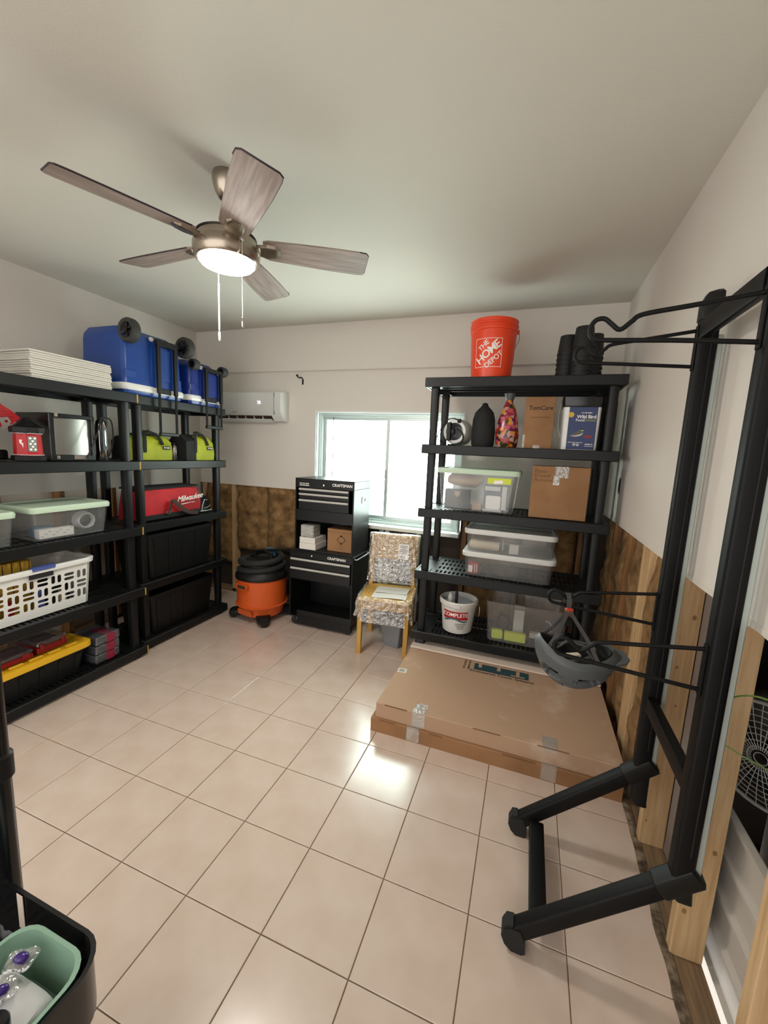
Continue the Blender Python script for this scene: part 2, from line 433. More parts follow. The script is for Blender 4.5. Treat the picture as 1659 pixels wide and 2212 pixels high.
# ---- right wall
zr = 1.172
wr = struct('wall_right', G().box(XR, XR+.013, YF, YB, zr, ZC), 'wall_paint')
g = G(); n = 90; loops = []
for i in range(n+1):
    y = YF+(YB-YF)*i/n; d = abs(noise.noise(Vector((y*4, 1, 0))))*.012*(1 if y < .5 else .3)
    loops.append([(XR-.0015, y, zr+.014), (XR-.0015, y, zr-.002-d), (XR+.013, y, zr-.004-d*.6), (XR+.013, y, zr+.014)])
g.loft(loops); obj('drywall_edge', g, 'drywall_edge', wr, smooth=30)
def stud_r(y, m='pine'):
    o = obj('stud', G().box(XR+.014, XR+.103, y, y+.038, -.004, 1.3, .002), m, wr, smooth=0)
    kn = G()
    for k in range(5):
        z = .1+.22*k+random.random()*.1; x = XR+.03+random.random()*.06; r = .003+random.random()*.004
        kn.join(G().prism([(r*math.cos(t), 1.5*r*math.sin(t)) for t in [2*PI*i/8 for i in range(8)]], .0006).map(lambda a, b, c: (x+a, y-c, z+b)))
    stuff(obj('knot', kn, 'knot', o, smooth=0))
for y in (-1.15, -.75, -.355): stud_r(y)
for y in (.055, .442): stud_r(y)
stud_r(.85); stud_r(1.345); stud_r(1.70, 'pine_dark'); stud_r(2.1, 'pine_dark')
obj('sill_plate', G().box(XR+.02, XR+.103, YF, YB, -.05, -.004, .002), 'plate_wood', wr, smooth=0)
obj('backing_board', G().box(XR+.105, XR+.117, .482, .85, -.05, 1.3), 'cement', wr, smooth=0)
objs('sheathing', G().box(XR+.118, XR+.135, .87, YB+.1, -.05, 1.3).box(XR+.118, XR+.135, YF, -.36, -.05, 1.3).box(2.62, 2.64, YF, 1.4, -.3, 1.3).box(XR+.136, 2.64, 1.38, 1.40, -.3, 1.3).box(XR+.136, 2.64, YF, 1.4, 1.3, 1.32).box(XR+.105, 2.64, YF, 1.4, -.30, -.28), 'sheath_dark', wr, smooth=0)
for a, b, z0, s in ((.892, 1.343, .02, 2), (1.385, 1.698, .02, 5), (1.74, 2.098, .02, 8), (2.14, 2.49, .02, 6)):
    obj('insulation_batt', batt(a, b, z0, 1.2, 'x', XR+.075, s), 'fiberglass', wr, smooth=60)
obj('stud_face_board', G().box(XR+.02, XR+.10, 1.27, 1.343, -.004, 1.3, .002), 'pine', wr, smooth=0)

# ---- window
win = bpy.data.objects.new('window_1', None); COL.objects.link(win); win['kind'] = 'structure'; win.location = (0, 0, 0)
x0, x1, z0, z1 = -.62, .75, .90, 1.895
objs('window_reveal', G().box(x0-.012, x0, YB-.004, YB+.13, z0, z1+.012).box(x1, x1+.012, YB-.004, YB+.13, z0, z1+.012).box(x0, x1, YB-.004, YB+.13, z1, z1+.012), 'frame_white', win, smooth=0)
obj('window_sill', G().box(x0-.03, x1+.03, YB-.055, YB+.13, z0-.035, z0, .004), 'frame_white', win, smooth=0)
ye = YB+.055
fr = G().box(x0, x0+.035, ye, ye+.06, z0, z1).box(x1-.035, x1, ye, ye+.06, z0, z1).box(x0+.035, x1-.035, ye, ye+.06, z1-.035, z1).box(x0+.035, x1-.035, ye, ye+.06, z0, z0+.04)
objs('window_frame', fr, 'alu', win, smooth=0)
objs('track', G().box(x0+.035, x1-.035, ye-.006, ye, z0+.012, z0+.028).box(x0+.035, x1-.035, ye-.006, ye, z1-.02, z1-.008), 'alu', win, smooth=0)
def sash(a, b, y, pane):
    c, d = z0+.04, z1-.035
    s = obj('sash', G().box(a, a+.03, y, y+.02, c, d).box(b-.03, b, y, y+.02, c, d).box(a+.03, b-.03, y, y+.02, c, c+.03).box(a+.03, b-.03, y, y+.02, d-.025, d), 'alu', win, smooth=0)
    obj('window_pane', G().box(a+.03, b-.03, y+.008, y+.012, c+.03, d-.025), 'window_glass', s, smooth=0)
sash(x0+.035, .095, ye+.030, 1); sash(.06, x1-.035, ye+.005, 2)
obj('latch', G().box(.062, .072, ye-.012, ye+.004, 1.32, 1.40, .003), 'steel', win, smooth=0)
obj('sash_stop', G().box(-.485, -.478, ye+.02, ye+.03, z0+.04, z1-.035), 'steel', win, smooth=0)
# outlet opening on the right wall
o = obj('outlet_box', G().box(XR-.004, XR+.001, 2.02, 2.07, 1.36, 1.46, .002), 'steel'); tag(o, 'small metal outlet box set into the wall beside the wide black shelf', 'outlet')
obj('opening', G().box(XR-.006, XR-.004, 2.03, 2.06, 1.375, 1.445), 'black_plastic', o, smooth=0)
# ================================================================ SHELVING
def tier_parts(w, d):
    rim = G(); h, t = .062, .020
    rim.box(-w/2, w/2, -d/2, -d/2+t, -h, 0, .004).box(-w/2, w/2, d/2-t, d/2, -h, 0, .004).box(-w/2, -w/2+t, -d/2+t, d/2-t, -h, 0, .004).box(w/2-t, w/2, -d/2+t, d/2-t, -h, 0, .004)
    for sx in (-1, 1):
        for sy in (-1, 1): rim.box(min(sx*(w/2-.005), sx*(w/2-.105)), max(sx*(w/2-.005), sx*(w/2-.105)), min(sy*(d/2-.005), sy*(d/2-.10)), max(sy*(d/2-.005), sy*(d/2-.10)), -h+.004, -.002, .003)
    for sy in (-.12, 0, .12): rim.box(-w/2+t, w/2-t, sy-.006, sy+.006, -.040, -.012)
    deck = G(); X0, X1, Y0, Y1 = -w/2+t, w/2-t, -d/2+t, d/2-t; z1, z0 = -.006, -.012
    rows = 4; px = .030; nx = int((X1-X0-.2)/px); sx0 = -nx*px/2; rp = (Y1-Y0)/rows
    def quad(a, b, c, e):
        deck.add([(a,c,z1),(b,c,z1),(b,e,z1),(a,e,z1)], [(0,1,2,3)]); deck.add([(a,c,z0),(b,c,z0),(b,e,z0),(a,e,z0)], [(3,2,1,0)])
    for r in range(rows):
        c, e = Y0+r*rp, Y0+(r+1)*rp; m = (c+e)/2; hy = rp*.30
        quad(X0, sx0, c, e); quad(-sx0, X1, c, e)
        for k in range(nx):
            a = sx0+k*px; b = a+px; u, v = a+.007, b-.007
            quad(a, b, c, m-hy); quad(a, b, m+hy, e); quad(a, u, m-hy, m+hy); quad(v, b, m-hy, m+hy)
            deck.add([(u,m-hy,z1),(v,m-hy,z1),(v,m+hy,z1),(u,m+hy,z1),(u,m-hy,z0),(v,m-hy,z0),(v,m+hy,z0),(u,m+hy,z0)], [(0,1,5,4),(1,2,6,5),(2,3,7,6),(3,0,4,7)])
    return rim, deck
def shelf_unit(label, w, d, tops, z_foot, loc, rz):
    t = thing('shelving_unit', label, 'shelf', loc, rz, 'black plastic shelving units')
    rim, deck = tier_parts(w, d); rm = dm = None
    for zt in tops:
        if rm is None:
            o = obj('shelf_tier', rim, 'shelf_plastic', t, (0, 0, zt), smooth=0); q = obj('slotted_deck', deck, 'shelf_plastic', o, smooth=0); rm, dm = o.data, q.data
        else:
            o = obj('shelf_tier', rm, None, t, (0, 0, zt)); obj('slotted_deck', dm, None, o)
    for sx in (-1, 1):
        for sy in (-1, 1):
            x, y = sx*(w/2-.062), sy*(d/2-.058); p = G()
            zz = sorted(tops)
            prev = z_foot+.03
            for k, zt in enumerate(zz):
                if zt-.062 > prev: p.loft([rl(.024, .024, .010, prev, 2, x, y), rl(.026, .026, .010, zt-.060, 2, x, y)])
                prev = zt-.008
            obj('post', p, 'shelf_plastic', t, smooth=30)
            obj('foot', G().loft([rl(.036, .036, .008, z_foot, 2, x, y), rl(.034, .034, .008, z_foot+.02, 2, x, y), rl(.027, .027, .008, z_foot+.035, 2, x, y)]), 'shelf_plastic', t, smooth=30)
    return t
D1 = .46
LT = (1.866, 1.418, .962, .520, .078)
near = shelf_unit('black plastic five-tier shelf nearest the camera along the left wall', 1.195, D1, LT, 0, (-1.222-D1/2, .5495, 0), PI/2)
far = shelf_unit('black plastic five-tier shelf in the left corner below the blue coolers', .885, D1, LT, 0, (-1.275-D1/2, 1.605, 0), PI/2)
# yellow tape strips that tie the two units together, one at each tier
for k, zt in enumerate(LT):
    obj('tie_strip', G().box(-.0012, .0, -.005, .005, -.058, -.004).map(lambda a, b, c: (b+.5975, -D1/2-.0006+a*.5, c+zt)), 'zip_yellow', near, smooth=0)
RT = (2.060, 1.622, 1.182, .735, .282)
DR = .47
wide = shelf_unit('wide black plastic five-tier shelf in the right corner standing on flat boxes', 1.195, DR, RT, .1835, (1.185, 1.80+DR/2, 0), 0)

# ================================================================ BOXES UNDER THE WIDE SHELF
def tape_strip(parent, x, d, z, h): 
    obj('tape', G().box(x-.035, x+.035, -d/2-.0012, -d/2, .004, h-.002).box(x-.035, x+.035, -d/2-.0012, -d/2+.085, h, h+.0012), 'tape_clear', parent, smooth=0)
def flat_box(label, x0, x1, y0, y1, z0, h, m):
    w, d = x1-x0, y1-y0; t = thing('flat_carton', label, 'box', ((x0+x1)/2, (y0+y1)/2, z0), 0, 'flat cartons under the wide shelf')
    g = G(); n = 24; loops = []
    for i in range(n+1):
        x = -w/2+w*i/n; k = noise.noise(Vector((x*6, z0*30, 1)))*.004*min(1, i/2, (n-i)/2)
        loops.append([(x, -d/2+k*.4, 0), (x, -d/2+k, h*.5), (x, -d/2, h-.003), (x, -d/2+.003, h), (x, d/2-.003, h), (x, d/2, h-.003), (x, d/2, 0)])
    g.loft(loops); obj('carton_body', g, m, t, smooth=25)
    fl = G(); xs = -w/2+.05
    while xs < w/2-.1:
        L = .05+random.random()*.12; fl.box(xs, min(xs+L, w/2-.02), -d/2-.0016, -d/2-.0002, h-.003-random.random()*.002, h+.0006); xs += L+.12+random.random()*.3
    objs('flap_edge', fl, 'flap_tone', t, smooth=0)
    for x in (-w/2+.245, w/2-.32): tape_strip(t, x, d, z0, h)
    return t
flat_box('lower brown flat carton lying directly on the floor tiles', .585, 1.838, 1.04, 2.32, 0, .079, 'cardboard')
bt = flat_box('upper brown flat carton with teal print stacked on another carton', .608, 1.835, 1.055, 2.32, .081, .086, 'cardboard_dust')
w2, d2 = 1.227, 1.265
ox, oy = (.608+1.835)/2, (1.055+2.32)/2
def on_top(g, x, y, rz=0): return g.rot('Z', rz).move(x-ox, y-oy, .0868)
obj('print_block', on_top(card(.345, .085, .0004), 1.24, 1.692, 0), 'teal_ink', bt, smooth=0)
pl = G()
for x in (1.105, 1.225): pl.join(on_top(card(.022, .05, .0004), x, 1.712).move(0, 0, .0005))
pl.join(on_top(card(.022, .06, .0004), 1.345, 1.70).move(0, 0, .0005)); pl.join(on_top(card(.085, .012, .0004), 1.345, 1.668).move(0, 0, .0005))
stuff(obj('print_letters', pl, 'cardboard_dust', bt, smooth=0))
obj('lettering', on_top(text('Engineered Tower Systems', .036, .018), 1.245, 1.630), 'ink', bt, smooth=0)
vt = G()
for k in range(2): vt.join(on_top(scrib(.13, .014, 4+k), 1.005+.03*k, 1.70, PI/2))
obj('side_print', vt, 'ink_faint', bt, smooth=0)
obj('shipping_label', on_top(card(.055, .05, .0006), .642, 1.435, .1), 'white_card', bt, smooth=0)
bl = G()
for k in range(6): bl.join(on_top(card(.003, .03, .0004), .625+.006*k, 1.435).move(0, 0, .0008))
stuff(obj('barcode', bl, 'ink', bt, smooth=0))
o = obj('foam_sheet', G().box(-.617, .617, -.27, .27, 0, .014, .003), 'foam', loc=(1.219, 2.025, .1695)); tag(o, 'thin white foam sheet lying on the cartons under the wide shelf', 'foam sheet')
# ================================================================ CEILING FAN
FX, FY = .000, .600
fan = thing('ceiling_fan', 'five-blade ceiling fan with brushed nickel motor and lit round lamp', 'ceiling fan', (FX, FY, ZC-.0005), 0)
def fz(z): return z-ZC-.020
obj('canopy', G().lathe([(.052, 0), (.056, -.012), (.056, -.028), (.052, -.045), (.044, -.072), (.030, -.094), (.020, -.100), (.012, -.100)], 32), 'nickel', fan)
obj('downrod', G().lathe([(.0125, -.08), (.0125, -.21)], 16), 'nickel', fan)
obj('motor_housing', G().lathe([(.022, fz(2.50)), (.030, fz(2.495)), (.036, fz(2.477)), (.060, fz(2.465)), (.098, fz(2.456)), (.118, fz(2.442)), (.121, fz(2.425)), (.121, fz(2.412)), (.05, fz(2.411))], 48), 'nickel', fan)
obj('motor_seam', G().lathe([(.1225, fz(2.446)), (.1225, fz(2.442))], 48), 'blade_edge', fan)
obj('light_kit_ring', G().lathe([(.05, fz(2.413)), (.130, fz(2.411)), (.136, fz(2.402)), (.136, fz(2.378)), (.131, fz(2.356)), (.122, fz(2.346)), (.113, fz(2.346)), (.113, fz(2.358))], 48), 'nickel', fan)
obj('lamp_bowl', G().lathe([(.1135, fz(2.357)), (.1135, fz(2.344)), (.105, fz(2.335)), (.08, fz(2.329)), (.04, fz(2.326)), (.004, fz(2.3255))], 40), 'bulb', fan)
def blade():
    prof = [(.150, .050), (.17, .058), (.30, .066), (.45, .073), (.56, .074), (.590, .071), (.600, .058)]
    up = [(r, w) for r, w in prof]; out = up+[(r, -w) for r, w in reversed(up)]
    top = G().prism(out, .0065, -.00325)
    iron = G().loft([[(.110, -.020, -.014), (.110, .020, -.014), (.110, .020, .002), (.110, -.020, .002)], [(.165, -.034, -.014), (.165, .034, -.014), (.165, .040, -.003), (.165, -.040, -.003)],
                     [(.200, -.030, -.012), (.200, .030, -.012), (.200, .036, -.003), (.200, -.036, -.003)], [(.222, -.016, -.007), (.222, .016, -.007), (.222, .020, -.003), (.222, -.020, -.003)]])
    face = G().loft([[(.145, -.012, -.0145), (.145, .012, -.0145), (.145, .010, -.012), (.145, -.010, -.012)], [(.205, -.018, -.0135), (.205, .018, -.0135), (.205, .014, -.010), (.205, -.014, -.010)]])
    return top, iron, face
for k in range(5):
    a = math.radians(32+72*k); M = Matrix.Translation((0, 0, fz(2.418))) @ Matrix.Rotation(a, 4, 'Z') @ Matrix.Rotation(math.radians(-12), 4, 'X')
    t_, i_, f_ = blade()
    b = obj('blade', t_, 'blade_wood', fan, smooth=0); b.matrix_local = M
    edge = G()
    prof = [(.56, .074), (.590, .071), (.600, .058), (.600, -.058), (.590, -.071), (.56, -.074)]
    edge.tube([(r, w, 0) for r, w in prof], .0036, 5)
    edge.tube([(.17, .058, 0), (.30, .066, 0), (.45, .073, 0), (.56, .074, 0)], .0036, 5)
    obj('edge_band', edge, 'blade_edge', b)
    obj('blade_iron', G().join(i_).join(f_), 'nickel', b, smooth=25)
def beads(x, y, z0, z1):
    g = G(); z = z0
    while z > z1:
        b = G().lathe([(.0005, 0), (.0019, -.0012), (.0023, -.0026), (.0019, -.0040), (.0005, -.0052)], 6); g.join(b, Matrix.Translation((x, y, z))); z -= .0054
    return g
c2 = stuff(obj('pull_chain', beads(.130, -.063, fz(2.39), fz(2.10)), 'chrome', fan))
obj('fob', G().lathe([(.002, .0), (.0055, -.004), (.0062, -.014), (.0058, -.034), (.0025, -.040)], 12).move(.130, -.063, fz(2.098)), 'chrome', c2)
obj('eyelet', G().tube([(.130+.006*math.cos(t), -.063+.006*math.sin(t), fz(2.392)) for t in [2*PI*i/10 for i in range(10)]], .0016, 5, True), 'chrome', c2)
c1 = stuff(obj('pull_chain', beads(-.110, .072, fz(2.36), fz(2.09)).tube([(-.110, .072, fz(2.30)), (-.110, .072, fz(2.10))], .0032, 6), 'frame_white', fan))
obj('fob', G().lathe([(.002, .0), (.0045, -.003), (.005, -.012), (.0045, -.036), (.002, -.040)], 10).move(-.110, .072, fz(2.092)), 'frame_white', c1)

# ================================================================ WALL AIR CONDITIONER AND HOOK
ac = thing('air_conditioner', 'white wall-mounted split air conditioner showing a lit number', 'air conditioner', (-1.33, YB, 1.80), 0)
aw = .82
prof = [(0, 0), (-.10, 0), (-.165, .045), (-.200, .10), (-.205, .20), (-.190, .255), (-.165, .268), (0, .268)]
prof = [(y*.62, z) for y, z in prof]
body = G().loft([[(x, y*s, z) for y, z in prof] for x, s in ((-aw/2, .93), (-aw/2+.012, 1), (aw/2-.012, 1), (aw/2, .93))])
obj('casing', body, 'ac_white', ac, smooth=30)
obj('front_panel', G().loft([[(x, y*.62-.004, z) for y, z in ((-.168, .062), (-.200, .105), (-.206, .20), (-.192, .256), (-.184, .256), (-.19, .10))] for x in (-aw/2+.05, aw/2-.085)]), 'ac_white', ac, smooth=30)
obj('end_cap', G().loft([[(x, y*.62-.0015, z) for y, z in ((-.10, .0), (-.166, .045), (-.2, .10), (-.206, .20), (-.19, .258), (-.16, .27), (-.10, .27))] for x in (aw/2-.078, aw/2-.014)]), 'white_plastic', ac, smooth=30)
lv = obj('air_outlet', G().loft([[(x, -.062, -.002), (x, -.110, .042), (x, -.106, .048), (x, -.055, .006)] for x in (-aw/2+.05, aw/2-.12)]), 'brown_dark', ac, smooth=0)
for k in range(6):
    x = -aw/2+.10+.1*k; obj('vane', G().box(x, x+.004, -.112, -.07, .003, .045).map(lambda a, b, c: (a, b+(c-.003)*-.3+.012, c)), 'ac_white', lv, smooth=0)
obj('louver', G().loft([[(x, -.058, -.014), (x, -.106, .012), (x, -.108, .017), (x, -.058, -.006)] for x in (-aw/2+.05, aw/2-.12)]), 'ac_white', ac, smooth=0)
obj('display_digits', front(text('75', .040, .004), .165, -.1335, .165), 'display', ac, smooth=0)
obj('logo', front(scrib(.055, .010, 3), -.12, -.1265, .078), 'bin_grey', ac, smooth=0)
obj('panel_seam', G().box(aw/2-.084, aw/2-.081, -.1285, -.06, .06, .255), 'bin_grey', ac, smooth=0)
hk = thing('wall_hook', 'small black angled hook screwed to wall above air conditioner', 'hook', (-.784, YB, 2.18), 0)
obj('hook_arm', G().tube([(.012, -.004, -.03), (.012, -.006, .018), (.006, -.012, .026), (-.022, -.02, .026), (-.034, -.024, .036), (-.036, -.024, .044)], .0055, 8), 'black_metal', hk)
obj('hook_plate', G().box(.004, .020, -.004, 0, -.035, .012, .001), 'black_metal', hk, smooth=0)
obj('hook_tip', G().lathe([(.001, -.008), (.009, -.006), (.010, 0), (.009, .006), (.001, .008)], 10).move(-.037, -.024, .046), 'black_metal', hk)
obj('screw', G().lathe([(.004, 0), (.003, .002)], 8).rot('X', PI/2).move(.012, -.004, -.02), 'chrome', hk)

# ================================================================ BIKE STAND AND HELMET
bs = thing('bike_stand', 'black steel two-bike leaning stand with wire hooks along the right wall', 'bike stand', (1.79, .49, 0), 0)
def L(p): return (p[0]-1.79, p[1]-.49, p[2])
YN, YFAR = .280, .705
def post_shape(y, z0, z1):
    return G().loft([rl(.026, .023, .009, z0, 3, 0, y), rl(.026, .023, .009, z1, 3, 0, y)])
for y, nm in ((YN, 'n'), (YFAR, 'f')):
    yy = y-.49
    p = obj('upright', post_shape(yy, .40, 2.02), 'black_metal', bs, smooth=35)
    obj('spine_groove', G().box(.006, .009, yy-.0236, yy-.0229, .52, 1.98), 'rubber', p, smooth=0)
    obj('back_strip', G().box(.0265, .044, yy-.008, yy+.016, .45, 1.97, .003), 'alu', p, smooth=0)  # narrow light-grey strip along the back of the upright
    obj('top_cap', G().loft([rl(.029, .026, .010, 2.015, 3, 0, yy), rl(.029, .026, .010, 2.065, 3, 0, yy), [(a*.75+.006, (b-yy)*.85+yy, 2.095) for a, b in rr(.029, .026, .010, 3, 0, yy)], [(a*.3+.014, (b-yy)*.6+yy, 2.102) for a, b in rr(.029, .026, .010, 3, 0, yy)]]), 'black_plastic', bs, smooth=30)
    zc_ = .375 if nm == 'n' else .290
    obj('bottom_cap', G().loft([rl(.020, .023, .008, zc_, 3, .012, yy), rl(.028, .025, .010, zc_+.02, 3, .002, yy), rl(.028, .025, .010, .42, 3, 0, yy)]), 'black_plastic', bs, smooth=30)
    # sloping foot leg from the upright down to the floor
    a, b = Vector((.012, yy, .440)), Vector((-.405, yy, .050)); d = (b-a).normalized(); u = Vector((0, 1, 0)); wv = d.cross(u)
    sec = rr(.023, .0265, .009, 3)
    obj('foot_leg', G().loft([[a+u*q[0]+wv*q[1] for q in sec], [b+u*q[0]+wv*q[1] for q in sec]]), 'black_metal', bs, smooth=35)
    obj('leg_joint', G().loft([[a-d*s_+u*q[0]*k+wv*q[1]*k for q in sec] for s_, k in ((.038, .85), (.030, 1.14), (-.075, 1.14), (-.08, 1.0))]), 'black_plastic', bs, smooth=30)
    tip = [(-.436, .062), (-.420, .076), (-.385, .080), (-.372, .050), (-.366, .008), (-.378, 0), (-.408, 0), (-.430, .018), (-.442, .045)]
    obj('foot_cap', G().loft([[(x, yy+s_*.027, z) for x, z in tip] for s_ in (-1, 1)]), 'rubber', bs, smooth=30)
    obj('foot_tab', G().loft([[(x, yy+s_*.021, z) for x, z in ((-.436, .066), (-.430, .084), (-.408, .088), (-.410, .076))] for s_ in (-1, 1)]), 'rubber', bs, smooth=0)
def bar(a, b, hw, hh):
    a, b = Vector(L(a)), Vector(L(b)); d = (b-a).normalized(); u = Vector((0, 0, 1)); w = d.cross(u).normalized(); u = w.cross(d); sec = rr(hw, hh, .006, 2)
    return G().loft([[a+w*q[0]+u*q[1] for q in sec], [b+w*q[0]+u*q[1] for q in sec]])
obj('top_crossbar', bar((1.775, YN+.028, 1.985), (1.775, YFAR-.028, 1.985), .012, .030), 'black_metal', bs, smooth=35)
obj('middle_crossbar', bar((1.785, YN+.028, .70), (1.785, YFAR-.028, .70), .016, .028), 'black_metal', bs, smooth=35)
obj('front_crossbar', bar((1.455, YN+.026, .082), (1.455, YFAR-.026, .082), .028, .014), 'black_metal', bs, smooth=35)
def hook_arm(y, zu, zl):
    zt = zu-.055
    pts = [(1.770, y, zu+.002), (1.62, y, zu-.018), (1.525, y, zu-.031), (1.502, y, zu-.046), (1.478, y, zu-.064), (1.458, y, zu-.050), (1.440, y, zu-.036), (1.420, y, zu-.040), (1.410, y, zu-.062), (1.420, y, zu-.082), (1.450, y, zu-.088), (1.60, y, zl+.012), (1.770, y, zl)]
    return G().tube([L(p) for p in spline(pts, 5)], .0060, 8)
for y in (YN, YFAR):
    dz = 0 if y == YN else .036
    obj('hook_arm', hook_arm(y, 1.948+dz, 1.841+dz*.9), 'black_metal', bs, smooth=60)
    obj('hook_arm', hook_arm(y, 1.096+dz*.2, .985+dz*.2), 'black_metal', bs, smooth=60)
    for z in (1.895+dz, 1.04): obj('arm_bracket', G().box(-.031, -.0255, y-.49-.010, y-.49+.010, z-.070, z+.070, .002), 'black_metal', bs, smooth=0)

# helmet hangs upside down from the far lower hook
HX, HY, HZ = 1.498, .575, .772
hm = thing('bike_helmet', 'grey bicycle helmet hanging upside down by its straps from the stand', 'helmet', (HX, HY, HZ), math.radians(8))
A, B = .137, .108
def shell_pt(t, ph, inner=0.):
    # ph: 0 at the crown (bottom, hanging) .. 1 at the brim
    e = math.sin(ph*PI/2)**.85; rim = .128+.018*math.cos(2*t)-.008*math.cos(t)
    z = rim*(1-math.cos(ph*PI/2)**1.1); k = 1-inner
    return (A*k*e*math.cos(t)*(1+.06*math.cos(t)), B*k*e*math.sin(t), z+inner*.12)
def vented(hole):
    g = G(); nt, np_ = 48, 16; o = 0
    P = {}
    for inn in (0, 1):
        for j in range(np_+1):
            for i in range(nt): P[(inn, j, i)] = len(g.v); g.v.append(shell_pt(2*PI*i/nt, (j+.35)/(np_+.35), .13*inn))
    solid = lambda j, i: not hole(j, i % nt)
    for j in range(np_):
        for i in range(nt):
            if not solid(j, i): continue
            k = (i+1) % nt
            g.f.append((P[0,j,i], P[0,j,k], P[0,j+1,k], P[0,j+1,i])); g.f.append((P[1,j,i], P[1,j+1,i], P[1,j+1,k], P[1,j,k]))
            if j == np_-1: g.f.append((P[0,j+1,i], P[0,j+1,k], P[1,j+1,k], P[1,j+1,i]))
            if not solid(j, i+1): g.f.append((P[0,j,k], P[1,j,k], P[1,j+1,k], P[0,j+1,k]))
            if not solid(j, i-1): g.f.append((P[0,j,i], P[0,j+1,i], P[1,j+1,i], P[1,j,i]))
            if j+1 < np_ and not solid(j+1, i): g.f.append((P[0,j+1,i], P[0,j+1,k], P[1,j+1,k], P[1,j+1,i]))
            if j > 0 and not solid(j-1, i): g.f.append((P[0,j,i], P[1,j,i], P[1,j,k], P[0,j,k]))
    return g
def hole(j, i):
    if j in (4, 5, 6): return (i+1) % 8 in ((0, 1, 2, 3, 4, 5) if j == 5 else (1, 2, 3, 4))
    if j in (8, 9, 10, 11): return (i+5) % 8 in ((0, 1, 2, 3, 4, 5) if j in (9, 10) else (1, 2, 3, 4))
    return j in (1, 2) and i % 6 in (0, 1, 2)
obj('shell', vented(hole), 'helmet_grey', hm, smooth=50)
obj('foam_liner', G().loft([[(x*.82, y*.82, z*.95+.022) for x, y, z in [shell_pt(2*PI*i/32, ph) for i in range(32)]] for ph in (.1, .25, .4, .55, .7, .85, .95)], True, False), 'helmet_dark', hm, smooth=60)
obj('visor', G().loft([[(.118, -.07, .118), (.118, .07, .118), (.118, .07, .126), (.118, -.07, .126)], [(.155, -.055, .122), (.155, .055, .122), (.155, .055, .130), (.155, -.055, .130)], [(.172, -.03, .126), (.172, .03, .126), (.172, .03, .133), (.172, -.03, .133)]]), 'helmet_grey', hm, smooth=50)
obj('retention_cradle', G().tube([(.08*math.cos(t)-.01, .07*math.sin(t), .120+.02*math.cos(t)) for t in [2*PI*i/20 for i in range(20)]], .006, 6, True).tube([(.05, -.06, .13), (.02, -.04, .165), (-.03, -.03, .17), (-.07, -.03, .13)], .005, 6), 'strap', hm, smooth=60)
obj('pad', G().box(-.02, .03, -.012, .012, .10, .112, .003).rot('Z', .4), 'bird_cream', hm)
K = (.0, YFAR-HY-.015, .273)
for sx, sy in ((-.105, -.06), (-.105, .06), (.06, -.075), (.06, .075)):
    obj('strap', G().strap([(sx, sy, .13), (sx*.55, sy*.55+.02, .185), (sx*.12-.002, K[1]*.7+sy*.12, .225), (sx*.03-.003, K[1]-.02, K[2]-.03)], .013, .003, (1, 0, 0)), 'strap', hm, smooth=0)
obj('chin_loop', G().strap([(-.003, K[1]-.02, .23), (-.003, K[1]-.014, .272), (-.003, K[1]+.012, .290), (-.003, K[1]+.038, .272), (-.003, K[1]+.034, .23)], .016, .004, (1, 0, 0)), 'strap', hm, smooth=0)
obj('buckle', G().box(-.017, .011, K[1]-.032, K[1]-.014, .215, .245, .004), 'buckle_red', hm, smooth=0)
obj('slider', G().box(-.019, .013, K[1]-.034, K[1]-.008, .175, .208, .004), 'black_plastic', hm, smooth=0)
# ================================================================ TOOL CHEST AND ROLLING CABINET
CX0, CX1, CY0, CY1 = -.560, .000, 2.05, 2.40
cab = thing('tool_cabinet', 'black rolling tool cabinet with two drawers and an open base', 'tool cabinet', (-.300, 2.225, 0), 0)
w, d = .600, .36
def panel_box(w, d, z0, z1, t=.012): return G().box(-w/2, -w/2+t, -d/2, d/2, z0, z1, .002).box(w/2-t, w/2, -d/2, d/2, z0, z1, .002).box(-w/2+t, w/2-t, d/2-t, d/2, z0, z1).box(-w/2+t, w/2-t, -d/2, d/2-t, z0, z0+t)
obj('cabinet_body', panel_box(w, d, .085, .675).box(-w/2+.012, w/2-.012, -d/2+.004, d/2-.012, .43, .442).box(-w/2+.012, w/2-.012, -d/2, -d/2+.012, .625, .675), 'tool_black', cab, smooth=0)
obj('top_tray', G().box(-w/2-.006, w/2+.006, -d/2-.006, d/2+.006, .675, .688, .004), 'tool_black', cab, smooth=0)
def drawer(parent, x0, x1, y, z0, z1, dep):
    o = obj('drawer', G().box(x0, x1, y-.012, y, z0, z1, .002).box(x0+.01, x1-.01, y, y+dep, z0+.005, z1-.012), 'tool_black', parent, smooth=0)
    obj('drawer_handle', G().loft([[(x, y-.012-a, z1-.018+b) for a, b in ((0, 0), (.010, .001), (.012, .008), (.009, .016), (0, .018))] for x in (x0+.004, x1-.004)]), 'pull_silver', o, smooth=30)
drawer(cab, -w/2+.016, w/2-.016, -d/2, .545, .622, .28); drawer(cab, -w/2+.016, w/2-.016, -d/2, .445, .540, .28)
obj('kick_panel', G().box(-w/2+.075, w/2-.005, -d/2+.002, -d/2+.012, .022, .150, .002), 'tool_black', cab, smooth=0)
obj('kick_slot', G().box(-.05, .03, -d/2+.0005, -d/2+.002, .125, .140), 'rubber', cab, smooth=0)
obj('lock', G().lathe([(.008, 0), (.0085, .004), (.005, .006)], 14).rot('X', PI/2).move(-.085, -d/2, .652), 'chrome', cab)
obj('lettering', front(text('CRAFTSMAN', .030, .022, space=.98), .150, -d/2-.0008, .652), 'print_white', cab, smooth=0)
